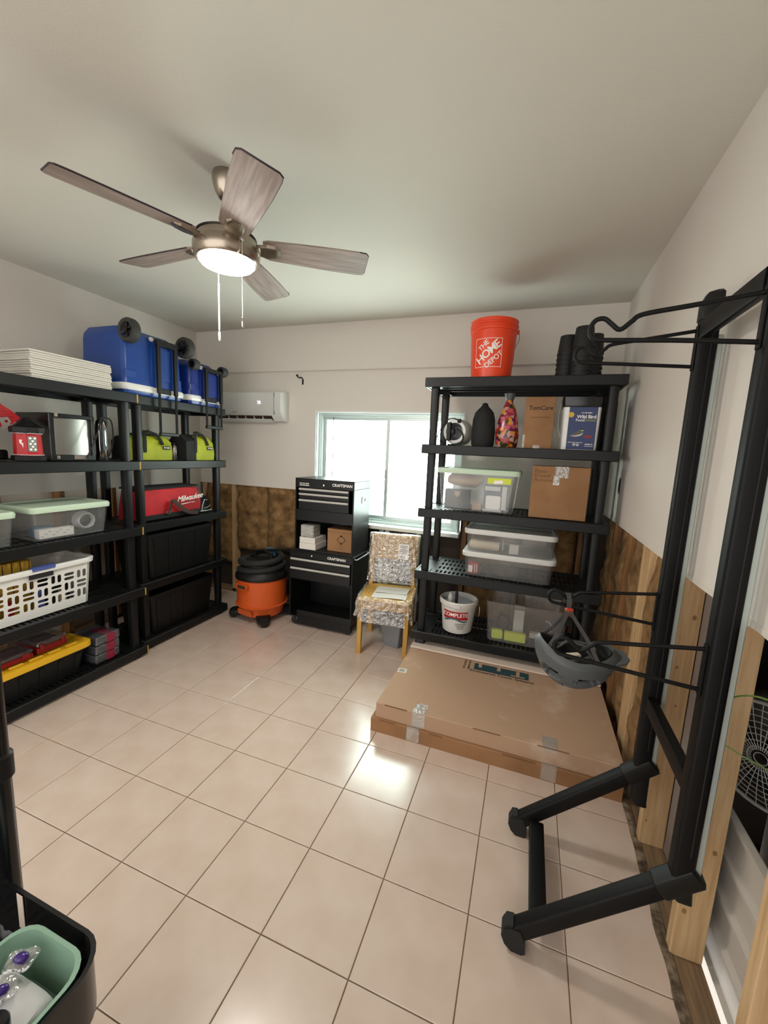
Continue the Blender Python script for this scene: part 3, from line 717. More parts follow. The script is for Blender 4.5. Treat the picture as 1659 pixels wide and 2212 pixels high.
for sx in (-1, 1):
    for sy in (-1, 1):
        x, y = sx*(w/2-.045), sy*(d/2-.05)
        c = obj('caster', G().lathe([(.036, -.012), (.040, -.008), (.040, .008), (.036, .012)], 20).rot('X', PI/2).move(x, y-.012, .0405), 'rubber', cab)
        objs('caster_fork', G().box(x-.017, x-.013, y-.026, y+.012, .045, .085).box(x+.013, x+.017, y-.026, y+.012, .045, .085).box(x-.017, x+.017, y-.026, y+.026, .080, .086), 'steel', c, smooth=0)
obj('side_handle', G().tube([(w/2+.001, -d/2+.03, .665), (w/2+.03, -d/2+.02, .668), (w/2+.03, d/2-.05, .672), (w/2+.001, d/2-.06, .668)], .004, 8), 'wire_white', cab)
chest = thing('tool_chest', 'black drawer chest with three silver pulls standing on the rolling cabinet', 'tool chest', (-.285, 2.225, .689), 0)
w, d, H = .545, .345, .615
obj('chest_body', panel_box(w, d, 0, H).box(-w/2+.012, w/2-.012, -d/2+.004, d/2-.012, .262, .274).box(-w/2+.012, w/2-.012, -d/2, -d/2+.012, .545, H).box(-w/2+.012, w/2-.012, -d/2+.003, -d/2+.012, .274, .355), 'tool_black', chest, smooth=0)
obj('chest_lid', G().box(-w/2-.002, w/2+.002, -d/2-.002, d/2+.002, H, H+.006, .002), 'tool_black', chest, smooth=0)
obj('lid_seam', G().box(w/2, w/2+.0008, -d/2+.002, d/2-.002, .548, .552), 'rubber', chest, smooth=0)
for z0, z1 in ((.502, .540), (.450, .498), (.358, .446)): drawer(chest, -w/2+.040, w/2-.040, -d/2+.004, z0, z1, .26)
obj('lock', G().lathe([(.010, 0), (.0105, .004), (.006, .007)], 14).rot('X', PI/2).move(-.005, -d/2, .572), 'chrome', chest)
obj('lettering', front(text('CRAFTSMAN', .032, .022, space=.98), .165, -d/2-.0008, .580), 'print_white', chest, smooth=0)
obj('badge', front(scrib(.09, .010, 8), -.185, -d/2-.0008, .578).join(front(card(.09, .006), -.185, -d/2-.0004, .563)), 'print_white', chest, smooth=0)
obj('side_handle', G().plate(rr(.045, .028, .008, 3), [rr(.026, .014, .005, 2)], .004).map(lambda a, b, c: (w/2+c, a+.04, b+.455)), 'steel', chest, smooth=0)
# cartons in the chest's open bay
def small_box(name, label, m, x, y, z, sx, sy, sz, rz=0, group=None, bev=.002):
    o = obj(name, G().box(-sx/2, sx/2, -sy/2, sy/2, 0, sz, bev), m, loc=(x, y, z), rz=rz, smooth=0); tag(o, label, 'box', group); return o
b = small_box('carton', 'brown carton with a black diamond mark inside the tool chest bay', 'cardboard', -.160, 2.19, .7025, .225, .16, .195)
stuff(obj('diamond_mark', front(G().plate([(0, .042), (.042, 0), (0, -.042), (-.042, 0)], [[(0, .036), (.036, 0), (0, -.036), (-.036, 0)]], .0006), .018, -.0802, .105).join(front(G().prism([(-.016, .026), (.016, .026), (0, .042)], .0006), .018, -.0802, .105)).join(front(G().prism([(-.016, -.026), (0, -.042), (.016, -.026)], .0006), .018, -.0802, .105)), 'ink', b, smooth=0))
obj('flap_line', G().box(-.1125, .1125, -.0806, -.08, .165, .167), 'ink_faint', b, smooth=0)  # thin darker line across the carton front near its top
small_box('carton', 'lowest flat white box stacked inside the tool chest bay', 'white_card', -.432, 2.15, .7025, .155, .20, .052)
small_box('carton', 'middle flat white box stacked inside the tool chest bay', 'white_card', -.436, 2.155, .7555, .150, .20, .050)
b = small_box('carton', 'silver striped box topmost of three in the tool chest bay', 'grey_wrap', -.445, 2.125, .8065, .125, .13, .105, bev=.008)

# ================================================================ WRAPPED CHAIR
ch = thing('chair', 'light wood chair still wrapped in clear plastic film beside the window', 'chair', (.318, 2.045, 0), math.radians(9))
sw = .40
for sx in (-1, 1):
    x = sx*(sw/2-.02)
    obj('leg', G().loft([rl(.017, .019, .004, 0, 1, x, -.19), rl(.019, .021, .004, .42, 1, x, -.185)]), 'chair_wood', ch, smooth=0)
    obj('leg', G().loft([rl(.017, .019, .004, 0, 1, x, .225), rl(.018, .021, .004, .42, 1, x, .175), rl(.018, .020, .004, .60, 1, x, .185), rl(.016, .016, .004, .86, 1, x, .225)]), 'chair_wood', ch, smooth=0)
    obj('side_rail', G().box(x-.009, x+.009, -.17, .16, .365, .415), 'chair_wood', ch, smooth=0)
obj('seat', G().loft([[(a, b+.0, .418) for a, b in rr(sw/2+.005, .205, .035, 4)], [(a, b, .436) for a, b in rr(sw/2+.012, .212, .04, 4)], [(a, b, .442) for a, b in rr(sw/2, .20, .04, 4)]]), 'chair_wood', ch, smooth=40)
obj('front_rail', G().box(-sw/2+.03, sw/2-.03, -.195, -.177, .365, .415), 'chair_wood', ch, smooth=0)
obj('backrest', G().loft([[(x, .205+.02*(1-(x/(sw/2))**2)+dy+(z-.70)*.13, z) for dy, z in ((-.010, .665), (.006, .665), (.006, .855), (-.002, .866), (-.010, .860))] for x in [-.185+.37*i/10 for i in range(11)]]), 'chair_wood', ch, smooth=30)
obj('paper_sheet', G().loft([[(x, y, .4475+.003*math.sin(x*20)+.001*math.sin(y*40)) for y in (-.14, -.02, .06, .12)]+[(x, y, .4460+.003*math.sin(x*20)+.001*math.sin(y*40)) for y in (.12, .06, -.02, -.14)] for x in [-.11+.27*i/8 for i in range(9)]]), 'white_card', ch, smooth=0)
obj('paper_fold', G().box(-.10, .155, -.03, .11, .452, .4545).map(lambda a, b, c: (a+.1*b, b, c+.003*math.sin(a*20))), 'white_card', ch, smooth=0)
tg = obj('care_tag', front(card(.085, .125, .001), .085, .166, .745).map(lambda a, b, c: (a, b+(c-.70)*.13, c)), 'print_white', ch, smooth=0)
tl = G()
for k in range(9): tl.join(front(card(.066 if k % 4 != 3 else .03, .003, .0004), .085, .1648, .795-.008*k))
tl.join(front(G().prism([(.008*math.cos(t), .008*math.sin(t)) for t in [2*PI*i/10 for i in range(10)]], .0004), .070, .1648, .703)).join(front(G().plate([(0, .010), (.010, -.007), (-.010, -.007)], [[(0, .005), (.005, -.004), (-.005, -.004)]], .0004), .095, .1648, .703))
stuff(obj('tag_print', tl.map(lambda a, b, c: (a, b+(c-.70)*.13, c)), 'ink', tg, smooth=0))
# loose film: seat skirt and back cover
def film(n, fn): 
    g = G(); loops = fn(n); return g.loft(loops, False, False)
def skirt(n):
    L_ = []
    for z, k, am in ((.462, .96, .004), (.462, 1.05, .006), (.435, 1.09, .012), (.39, 1.10, .02), (.345, 1.09, .03), (.31, 1.12, .04)):
        row = []
        for i in range(n):
            t = 2*PI*i/n; q = rr(sw/2, .20, .05, 15)[int(i*64/n) % 64]; s_ = 1+am*math.sin(t*11+z*40)+am*.7*math.sin(t*23+1.3)
            row.append((q[0]*k*s_, q[1]*k*s_, z+(.03*math.sin(t*5+.5)+.02*math.sin(t*13) if z < .32 else .004*math.sin(t*17))))
        L_.append(row)
    return L_
obj('seat_film', film(64, skirt), 'wrap_film', ch, smooth=20)
def cover(n):
    L_ = []
    for z in (.885, .88, .85, .78, .70, .62, .55, .48):
        row = []
        for i in range(n):
            t = 2*PI*i/n; k = (1 if z < .884 else .4); wob = .006*math.sin(t*9+z*30)+.004*math.sin(t*17-z*50)
            row.append(((sw/2+.012+wob)*math.copysign(abs(math.cos(t))**.4, math.cos(t))*(k if k < 1 else 1), .2+(z-.70)*.13+(.034*k+wob)*math.copysign(abs(math.sin(t))**.7, math.sin(t)), z))
        L_.append(row)
    return L_
obj('back_film', film(48, cover), 'wrap_film', ch, smooth=20)
bn = thing('waste_bin', 'small grey tapered waste bin on the floor under the chair', 'bin', (.375, 2.085, 0), math.radians(-10))
obj('bin_body', G().loft([rl(.068, .062, .012, 0, 3), rl(.098, .088, .014, .225, 3), rl(.098, .088, .014, .232, 3), rl(.093, .083, .012, .232, 3), rl(.064, .058, .010, .006, 3)], True, True), 'bin_grey', bn, smooth=30)
obj('grip_slot', G().loft([[(a*1.0, -.0815-.088*0-.0004-(b-.195)*.12+c, b) for a, b in slot(0, .195, .036, .008, 3)] for c in (0, -.0025)]), 'rubber', bn, smooth=0)

# ================================================================ SHOP VACUUM
vc = thing('shop_vacuum', 'orange wet-dry vacuum with black lid and hose beside the tool cabinet', 'vacuum', (-.918, 2.085, 0), math.radians(-10)); vc.scale = (1.16, 1.16, 1.0)
R0 = .185
obj('drum', G().lathe([(.150, .055), (.163, .065), (.178, .14), (.196, .150), (.198, .160), (.186, .166), (.188, .30), (.190, .385), (.196, .392), (.196, .400), (.18, .402)], 48), 'orange_vac', vc)
hd = obj('drum_handle', G().loft([[(a, -.187-c, b+.345) for a, b in rr(.058, .026, .012, 3)] for c in (0, .018)]), 'orange_vac', vc, smooth=30)
obj('handle_recess', G().box(-.040, .040, -.2075, -.2055, .330, .360, .0005), 'brown_dark', hd, smooth=0)
obj('lower_panel', G().loft([[(a*(1+c*4), -.166-c-(b-.09)*.18, b) for a, b in rr(.075, .028, .02, 4, 0, .10)] for c in (0, .006)]), 'orange_vac', vc, smooth=30)
obj('lid', G().lathe([(.197, .395), (.200, .402), (.198, .425), (.180, .455), (.165, .475), (.150, .50), (.145, .525), (.10, .548), (.02, .55)], 48), 'black_plastic', vc)
hs = []
for i in range(56):
    t = i/55; a = 2*PI*1.6*t-2.2; r = .165-.02*t; hs.append((r*math.cos(a), r*math.sin(a), .475+.10*t))
g = G().tube(hs, [.026+(.0022 if i % 2 else -.0012) for i in range(56)], 10)
obj('hose', g, 'rubber', vc, smooth=60)
obj('top_handle', G().tube([(-.09, .02, .54), (-.085, .02, .60), (.0, .02, .625), (.085, .02, .60), (.09, .02, .54)], .014, 10), 'black_plastic', vc)
obj('wand', G().tube([(-.22, -.02, .50), (.0, .06, .615), (.24, .10, .66)], .013, 8), 'black_plastic', vc)
obj('notice_sticker', G().box(-.03, .055, .085, .088, .565, .635), 'blue_roll', vc, smooth=0)
for k, a in enumerate((-2.45, -.70, .85, 2.3)):
    c, s_ = math.cos(a), math.sin(a)
    ft = obj('caster_arm', G().loft([[(c*r-s_*q[0], s_*r+c*q[0], q[1]) for q in rr(hw, hh, .012, 3, 0, zc)] for r, hw, hh, zc in ((.12, .06, .020, .062), (.18, .050, .026, .060), (.225, .042, .028, .058), (.245, .030, .018, .055))]), 'black_plastic', vc, smooth=35)
    obj('caster', G().lathe([(.026, -.016), (.030, -.012), (.030, .012), (.026, .016)], 16).rot('X', PI/2).rot('Z', a).move(c*.215, s_*.215, .0302), 'rubber', ft)
# ================================================================ THINGS ON THE LEFT SHELVES
Q = PI/2
def lx(x, y, z): return (x, y, z)
E_ = .0008
# ---- top tier: wrapped white panels
N = 13; ph = .152/N
for k in range(N):
    jx, jy = random.uniform(-.003, .003), random.uniform(-.004, .004)
    place = 'topmost' if k == N-1 else ordinal(k)+(' from the bottom' if k else '')
    o = obj('flat_package', G().box(-.225, .225, -.20, .20, .0006, ph-.0006, .0022), 'wrapped_white', loc=(-1.462+jx, .778+jy, LT[0]+E_+k*ph), rz=Q, smooth=0)
    tag(o, 'flat white package in the wrapped stack on the near shelf, %s' % place, 'package', 'flat white packages stacked on the near shelf')
g = G()
for k in range(16):
    x = random.choice((-.22, -.2, .1, .16, .2, .215))+random.uniform(-.02, .0); z = random.uniform(.02, .13)
    g.box(x, x+.012+random.random()*.012, -.2062, -.2056, z, z+.003+random.random()*.003)
# ---- coolers standing upside down
def cooler(label, w, d, h, loc, m, wheel_r, wheel_x, hx, hw, drop):
    t = thing('cooler', label, 'cooler', loc, Q, 'upturned blue coolers')
    obj('lid', G().loft([rl(w/2*.93, d/2*.93, .03, 0, 4), rl(w/2*.96, d/2*.96, .03, .008, 4), rl(w/2*.97, d/2*.97, .03, .030, 4)]), m, t, smooth=35)
    obj('rim_band', G().loft([rl(w/2, d/2, .035, .028, 4), rl(w/2+.004, d/2+.004, .035, .036, 4), rl(w/2+.004, d/2+.004, .035, .066, 4), rl(w/2, d/2, .035, .072, 4)]), 'white_plastic', t, smooth=35)
    L_ = []
    for z, k in ((.070, .985), (.10, .985), (.13, .96), (h*.6, .945), (h*.92, .93), (h, .915)): L_.append(rl(w/2*k, d/2*k, .035, z, 4))
    L_.append([(x*.86, y*.80+.02, h+.022) for x, y in rr(w/2, d/2, .04, 4)]); L_.append([(x*.80, y*.70+.03, h+.045) for x, y in rr(w/2, d/2, .04, 4)])
    b = obj('cooler_body', G().loft(L_), m, t, smooth=35)
    # front centre bay with recess bars, side mouldings
    yf = -d/2*.945
    obj('front_panel', G().loft([[(x*s_, yf-.002-c, z) for x, z in rr(hw/2+.035, h*.36, .015, 3, 0, h*.53)] for s_, c in ((1, 0), (.97, .012))]).move(hx, 0, 0), m, t, smooth=30)
    obj('inset_panel', G().box(hx-hw/2+.012, hx+hw/2-.012, yf-.0185, yf-.014, h*.30, h*.86, .003), m, t, smooth=0)
    for sx in (-1, 1): obj('side_rib', G().box(min(sx*w*.30, sx*w*.46), max(sx*w*.30, sx*w*.46), yf-.010, yf+.01, .10, .16, .006).move(0, .004, 0), m, t, smooth=0)
    for sx in wheel_x:
        wl_ = obj('wheel', G().lathe([(.004, -.008), (wheel_r*.62, -.008), (wheel_r*.66, -.026), (wheel_r*.92, -.028), (wheel_r, -.018), (wheel_r, .018), (wheel_r*.92, .028), (wheel_r*.66, .026), (wheel_r*.62, .008), (.004, .008)], 28).rot('Y', Q).move(sx, -d/2-.012, h+.004), 'tyre', t, smooth=40)
        sp = G()
        for q in range(6):
            a = q*PI/3; sp.join(G().box(.004, wheel_r*.63, -.007, .007, -.020, .020).rot('Z', a).rot('Y', Q).move(sx, -d/2-.012, h+.004))
        obj('wheel_spokes', sp.join(G().lathe([(.014, -.03), (.014, .03)], 12).rot('Y', Q).move(sx, -d/2-.012, h+.004)), 'black_gloss', wl_, smooth=30)
    yh = yf-.040
    hd = obj('pull_handle', G().tube([(hx-hw/2, yh, h*.96), (hx-hw/2, yh, -drop+.012), (hx-hw/2+.012, yh, -drop), (hx+hw/2-.012, yh, -drop), (hx+hw/2, yh, -drop+.012), (hx+hw/2, yh, h*.96)], .009, 8), 'black_plastic', t, smooth=30)
    objs('handle_sleeve', G().box(hx-hw/2-.013, hx-hw/2+.013, yh-.011, yh+.013, .03, h*.97, .003).box(hx+hw/2-.013, hx+hw/2+.013, yh-.011, yh+.013, .03, h*.97, .003), 'black_plastic', hd, smooth=0)
    obj('handle_yoke', G().box(hx-hw/2-.015, hx+hw/2+.015, yh-.012, yh+.020, h*.90, h*1.0, .004), 'black_plastic', hd, smooth=0)
    obj('handle_grip', G().box(hx-hw/2-.010, hx+hw/2+.010, yh-.013, yh+.013, -drop-.014, -drop+.012, .005), 'black_plastic', hd, smooth=0)
    obj('lid_latch', G().box(hx-hw*.33, hx+hw*.33, -d/2-.012, -d/2+.01, .034, .072, .004), 'black_plastic', t, smooth=0)
    obj('drain_cap', G().lathe([(.014, 0), (.016, .008), (.012, .016)], 16).rot('X', Q).move(hx-hw/2-.03, yf-.004, h*.985), 'white_plastic', t)
    return t
cooler('large blue cooler standing upside down with big black wheels up', .50, .43, .400, (-1.487, 1.345, LT[0]+E_), 'blue_cooler', .078, (-.205, .255), .070, .145, .255)
cooler('small blue cooler standing upside down at the far end of shelf', .355, .33, .300, (-1.440, 1.822, LT[0]+E_), 'blue_cooler2', .042, (-.135, .180), .055, .165, .170)

# ---- second tier
z = LT[1]+E_
la = thing('site_lantern', 'red and black jobsite lantern with white lights on the near shelf', 'lantern', (-1.335, .553, z), Q-.18, None)
oct_ = lambda r, zz: [(r*math.cos(2*PI*i/8+PI/8), r*math.sin(2*PI*i/8+PI/8), zz) for i in range(8)]
obj('base', G().loft([oct_(.074, 0), oct_(.076, .004), oct_(.076, .026), oct_(.068, .030)]), 'black_plastic', la, smooth=0)
obj('housing', G().loft([oct_(.064, .030), oct_(.060, .15)]), 'red_tool', la, smooth=0)
obj('cap', G().loft([oct_(.066, .150), oct_(.076, .156), oct_(.076, .182), oct_(.06, .190), oct_(.030, .215), oct_(.012, .235)]), 'black_plastic', la, smooth=0)
lp = obj('light_panel', G().box(-.020, .020, -.0620, -.0565, .050, .135, .002), 'led_panel', la, smooth=0)
for k, (a, b_) in enumerate(((-.009, .124), (.011, .124), (.001, .109), (-.009, .094), (.011, .094), (.001, .079), (-.009, .064), (.011, .064))):
    obj('led', G().lathe([(.0062, 0), (.005, .002), (.001, .0025)], 10).rot('X', Q).move(a, -.0620, b_), 'led', lp)
obj('bolt_logo', front(G().prism([(-.010, .02), (.004, .02), (.0, .004), (.008, .002), (.006, -.024), (.0, -.004), (-.008, 0)], .0006), 0, 0, 0).rot('Z', -PI/4).move(-.0408, -.0408, .095), 'print_white', la, smooth=0)
gd = G()
for r_, zz in ((.067, .032), (.066, .149)):
    gd.tube([(r_*math.cos(2*PI*i/48), r_*math.sin(2*PI*i/48), zz+.003*(i % 2)) for i in range(48)], .002, 5, True)
obj('knurl_ring', gd, 'wire_white', la)
pw = thing('power_tool', 'red and black power tool partly cut off beside the lantern', 'power tool', (-1.492, .500, z), Q, None)
obj('tool_body', G().loft([[(x, -.055, z_) for x, z_ in p]  for p in [[(-.12, .14), (.045, .20), (.085, .235), (.04, .275), (.0, .30), (-.03, .345), (-.12, .36)]]]+[[(x, .055, z_) for x, z_ in p]  for p in [[(-.12, .14), (.045, .20), (.085, .235), (.04, .275), (.0, .30), (-.03, .345), (-.12, .36)]]]), 'red_tool', pw, smooth=0)
vs = G()
for k in range(6): vs.box(-.06, .05-.012*k, -.0565, -.055, .235+.013*k, .240+.013*k)
stuff(obj('vent', vs, 'red_case', pw, smooth=0))
obj('grip', G().tube([(-.06, 0, .16), (-.07, 0, .10), (-.06, 0, .03)], .028, 10), 'black_plastic', pw)
obj('battery', G().box(-.12, .02, -.045, .045, 0, .055, .008), 'black_plastic', pw, smooth=0)
obj('bracket', G().plate([(-.035, .02), (.02, .03), (.035, .005), (.01, -.03), (-.005, -.04), (-.012, -.005)], [[(.012+.008*math.cos(t), .006+.008*math.sin(t)) for t in [2*PI*i/10 for i in range(10)]]], .004).map(lambda a, b_, c: (a+.0, -.060-c, b_+.205)), 'cement', pw, smooth=0)
ov = thing('steel_appliance', 'brushed steel countertop appliance in black frame behind the lantern', 'appliance', (-1.455, .80, z), Q, None)
objs('side_frame', G().box(-.145, -.115, -.14, .16, 0, .275, .004).box(.095, .115, -.14, .16, 0, .275, .004), 'black_gloss', ov, smooth=0)
obj('steel_panel', G().loft([[(x, -.128+.010*((x-.0)/.11)**2, zz) for x in [-.115+.21*i/10 for i in range(11)]]+[(x, .15, zz) for x in (.095, -.115)] for zz in (.035, .25)]), 'steel', ov, smooth=30)
objs('trim_bar', G().box(-.115, .095, -.14, .16, .25, .275, .003).box(-.115, .095, -.14, .16, 0, .035, .003), 'black_gloss', ov, smooth=0)
objs('corner_cap', G().box(-.116, -.098, -.145, -.138, .255, .277, .002).box(-.116, -.098, -.145, -.138, .010, .030, .002).box(-.02, .05, -.145, -.138, .008, .034, .002), 'cement', ov, smooth=0)
hv = thing('hand_vacuum', 'slim silver hand vacuum standing upright with looped black cords', 'hand vacuum', (-1.345, .975, z), Q, None)
obj('barrel', G().lathe([(.032, .02), (.035, .03), (.035, .22), (.030, .25), (.018, .262), (.004, .264)], 24), 'chrome', hv)
obj('base_ring', G().lathe([(.036, 0), (.038, .006), (.036, .024)], 24), 'black_plastic', hv)
obj('control_strip', G().loft([[(a, -math.sqrt(max(.0355**2-a*a, 0))-c, b_) for a, b_ in rr(.020, .075, .019, 4, 0, .14)] for c in (0, .0015)]), 'black_gloss', hv, smooth=30)
obj('cord', G().tube(spline([(-.02, -.02, .03), (-.05, -.06, .16), (-.045, -.06, .255), (.0, -.04, .275), (.045, -.04, .25), (.055, -.03, .12), (.03, -.02, .03)], 6), .0045, 6).tube(spline([(-.17, -.10, .02), (-.10, -.085, .13), (-.045, -.065, .25), (-.01, -.04, .27), (-.030, -.05, .20), (-.03, -.05, .05)], 6), .004, 6), 'rubber', hv)
def tool_bag(label, w, d, h, loc, rz, logo_x, slump):
    t = thing('tool_bag', label, 'bag', loc, rz, 'lime green tool bags')
    L_ = []
    n = 12
    for j in range(n+1):
        u = j/n; x = -w/2+w*u; e = min(u, 1-u)*2; k = 1-.10*(1-min(1, e*4))**2; hh = h*(k-.07*slump*math.sin(u*PI*1.0)*.6+.03*noise.noise(Vector((x*9, slump, 0))))
        L_.append([(x, -d/2*k, 0), (x, -d/2*k-.006, hh*.3), (x, -d/2*.92*k-.004*noise.noise(Vector((x*20, 1, slump))), hh*.8), (x, -d*.25*k, hh), (x, d*.25*k, hh), (x, d/2*.92*k, hh*.8), (x, d/2*k, 0)])
    obj('bag_body', G().loft(L_), 'lime', t, smooth=45)
    en = G()
    for s_ in (-1, 1): en.loft([[(s_*(w/2+q), y*.98, zz) for y, zz in ((-d/2*.9, 0), (-d/2*.9, h*.72), (-d*.22, h*.90), (d*.22, h*.90), (d/2*.9, h*.72), (d/2*.9, 0))] for q in (-.004, .003)])
    objs('end_panel', en, 'bag_black', t, smooth=0)
    obj('zip_band', G().tube([(-w/2, -.01, h*.93), (-w*.25, -.01, h*1.0), (w*.25, -.01, h*.985), (w/2, -.01, h*.92)], .010, 8), 'bag_black', t, smooth=60)
    hs_ = spline([(-w*.20, -d/2-.006, h*.30), (-w*.20, -d/2-.008, h*.75), (-w*.14, -d*.40, h*1.12), (0, -d*.36, h*1.10), (w*.16, -d*.42, h*.98), (w*.22, -d/2-.010, h*.62)], 5)
    obj('carry_strap', G().strap(hs_, .026, .005, (1, 0, .01)), 'bag_black', t, smooth=40)
    lg = obj('logo_patch', front(card(.062, .026, .0015), logo_x, -d/2-.0075, h*.50), 'bag_black', t, smooth=0)
    obj('lettering', front(text('RYOBI', .018, .012), logo_x, -d/2-.0100, h*.50), 'print_white', lg, smooth=0)
    return t
tool_bag('longer lime green tool bag, left of two on the far shelf', .36, .20, .185, (-1.470, 1.38, z), Q, .115, 1)
sb = tool_bag('smaller lime green tool bag at the corner end of the shelf', .315, .20, .200, (-1.417, 1.797, z), Q, .095, .2)
obj('black_side', G().loft([[(-.161, -.107, 0), (-.161, -.106, .15), (-.161, -.05, .195), (-.161, .05, .195), (-.161, .1, 0)], [(-.06, -.109, 0), (-.06, -.108, .16), (-.06, -.052, .208), (-.06, .05, .208), (-.06, .1, 0)]]), 'bag_black', sb, smooth=30)
c = thing('spray_can', 'small silver can standing between the two lime bags', 'can', (-1.40, 1.600, z), Q, None)
obj('can_body', G().lathe([(.022, 0), (.024, .003), (.024, .10), (.018, .115), (.012, .118)], 16), 'steel', c)
obj('can_cap', G().lathe([(.017, .112), (.017, .135), (.012, .14)], 16), 'black_plastic', c)

# ---- tubs
def tub(label, w, d, h, loc, rz, lid=None, body='clear_tub', group=None, taper=.90, r=.03, lidh=.022):
    t = thing('storage_tub', label, 'tub', loc, rz, group)
    k = taper
    obj('tub_body', G().loft([rl(w/2*k, d/2*k, r, 0, 4), rl(w/2*.985, d/2*.985, r, h-.012, 4), rl(w/2, d/2, r, h-.010, 4), rl(w/2, d/2, r, h, 4), rl(w/2*.965, d/2*.965, r*.9, h, 4), rl(w/2*k-.003, d/2*k-.003, r*.9, .004, 4)], True, True), body, t, smooth=30)
    if lid:
        obj('lid', G().loft([rl(w/2+.006, d/2+.006, r, h-.012, 4), rl(w/2+.008, d/2+.008, r, h+lidh*.4, 4), rl(w/2+.002, d/2+.002, r, h+lidh, 4), rl(w/2*.93, d/2*.9, r, h+lidh, 4), rl(w/2*.92, d/2*.89, r, h+lidh-.005, 4)], True, True), lid, t, smooth=30)
    return t
z = LT[2]+E_
tub('clear tub with pale green lid holding coiled hose on near shelf', .445, .33, .175, (-1.440, .735, z), Q, 'lid_green', group='clear tubs with pale green lids')
tub('clear tub with pale green lid cut off at the picture edge', .30, .33, .165, (-1.448, .290, z), Q, 'lid_green', group='clear tubs with pale green lids')
o = small_box('wipes_box', 'white printed box seen through the near clear tub wall', 'print_white', -1.335, .655, z+.006, .19, .045, .052, Q)
st = G()
for k in range(9): st.join(front(card(.016, .0025, .0003), -.08+.02*k, -.0228, .018+.012*(k % 3)).map(lambda a, b_, c: (a, b_, c+a*.05)))
stuff(obj('box_print', st, 'bird_grey', o, smooth=0))
o = obj('blue_roll', G().lathe([(.05, 0), (.052, .004), (.052, .05), (.05, .054), (.02, .054)], 24), 'blue_roll', loc=(-1.42, .63, z+.0065)); tag(o, 'blue roll of tape lying inside the near clear tub', 'roll')
o = obj('coiled_hose', G().tube([((.062-.0026*i/12)*math.cos(i*.52), -.0-.0009*i, .070+(.055-.0022*i/12)*math.sin(i*.52)) for i in range(60)], .0048, 6), 'wire_white', loc=(-1.385, .845, z+.006), rz=Q); tag(o, 'coil of pale clear hose pressed against the tub wall', 'hose')

# ---- red bag and cap
t = thing('red_tool_bag', 'large red canvas tool bag with white script lettering', 'bag', (-1.492, 1.548, z), Q)
L_ = []; w, d, h = .575, .25, .245
for j in range(15):
    u = j/14; x = -w/2+w*u; e = min(u, 1-u); k = .80+.20*min(1, e*5); hh = h*(.93+.07*min(1, e*3)); q = noise.noise(Vector((x*7, 2, 0)))*.007
    xs_ = x*(1.0+.0)
    L_.append([(x*.96, -d/2*.95, 0), (x*.97, -d/2*1.02-q, hh*.25), (x, -d/2*.97+q, hh*.6), (x, -d/2*.72*k, hh*.97), (x, d/2*.72*k, hh*.97), (x, d/2*k, hh*.5), (x, d/2*.95, 0)])
obj('bag_body', G().loft(L_), 'red_bag', t, smooth=50)
obj('zip_top', G().loft([[(x, -.105+abs(x)*.02, h*.945), (x, -.095+abs(x)*.02, h*1.005), (x, .095, h*1.005), (x, .105, h*.945)] for x in [-.285+.57*i/10 for i in range(11)]]), 'bag_black', t, smooth=0)
obj('base_band', G().box(-w/2*.97, w/2*.97, -d/2-.008, d/2+.006, 0, .040, .006), 'bag_black', t, smooth=0)
obj('carry_strap', G().strap(spline([(-.06, -.142, .03), (-.05, -.150, .10), (-.035, -.156, .135), (.0, -.160, .115), (.06, -.165, .06), (.12, -.172, .03), (.20, -.176, .018)], 5), .030, .005, (.5, 0, 1)), 'brown_dark', t, smooth=40)
obj('strap_ring', G().tube([(-.075+.018*math.cos(a), -.152, .050+.012*math.sin(a)) for a in [2*PI*i/12 for i in range(12)]], .003, 6, True), 'steel', t)
obj('lettering', front(text('Milwaukee', .066, .010, shear=.35, space=.94), .140, -.1500, .150).map(lambda a, b_, c: (a, b_-.006, c+(a-.140)*.08)), 'print_white', t, smooth=0)
obj('bolt_underline', front(G().prism([(-.10, -.006), (.05, .004), (.045, -.002), (.10, .010), (.02, -.006), (.025, .0), (-.09, -.012)], .0008), .145, -.1545, .110), 'print_white', t, smooth=0)
cp = thing('work_boot', 'black and grey work boot standing beside the red bag', 'boot', (-1.50, 1.925, z), Q)
obj('boot_shell', G().loft([[(x*1.0*k, y*k, zz) for x, y in rr(.072, .105, .05, 5)] for zz, k in ((0, 1), (.02, 1.02), (.07, .98), (.11, .85), (.135, .62), (.145, .3))]), 'bag_black', cp, smooth=50)
obj('boot_cuff', G().loft([rl(.055, .05, .03, .12, 4, -.015, .01), rl(.05, .045, .03, .18, 4, -.02, .01), rl(.044, .04, .025, .182, 4, -.02, .01)]), 'cement', cp, smooth=40)
obj('boot_trim', G().tube([(-.055, -.108, .01), (-.05, -.112, .06), (-.02, -.105, .105), (.02, -.10, .10)], .004, 6).tube([(-.03, -.112, .03), (.01, -.112, .035), (.05, -.104, .05)], .003, 6).tube([(-.07, -.10, .006), (.0, -.114, .006), (.07, -.10, .006)], .005, 6), 'wire_white', cp)

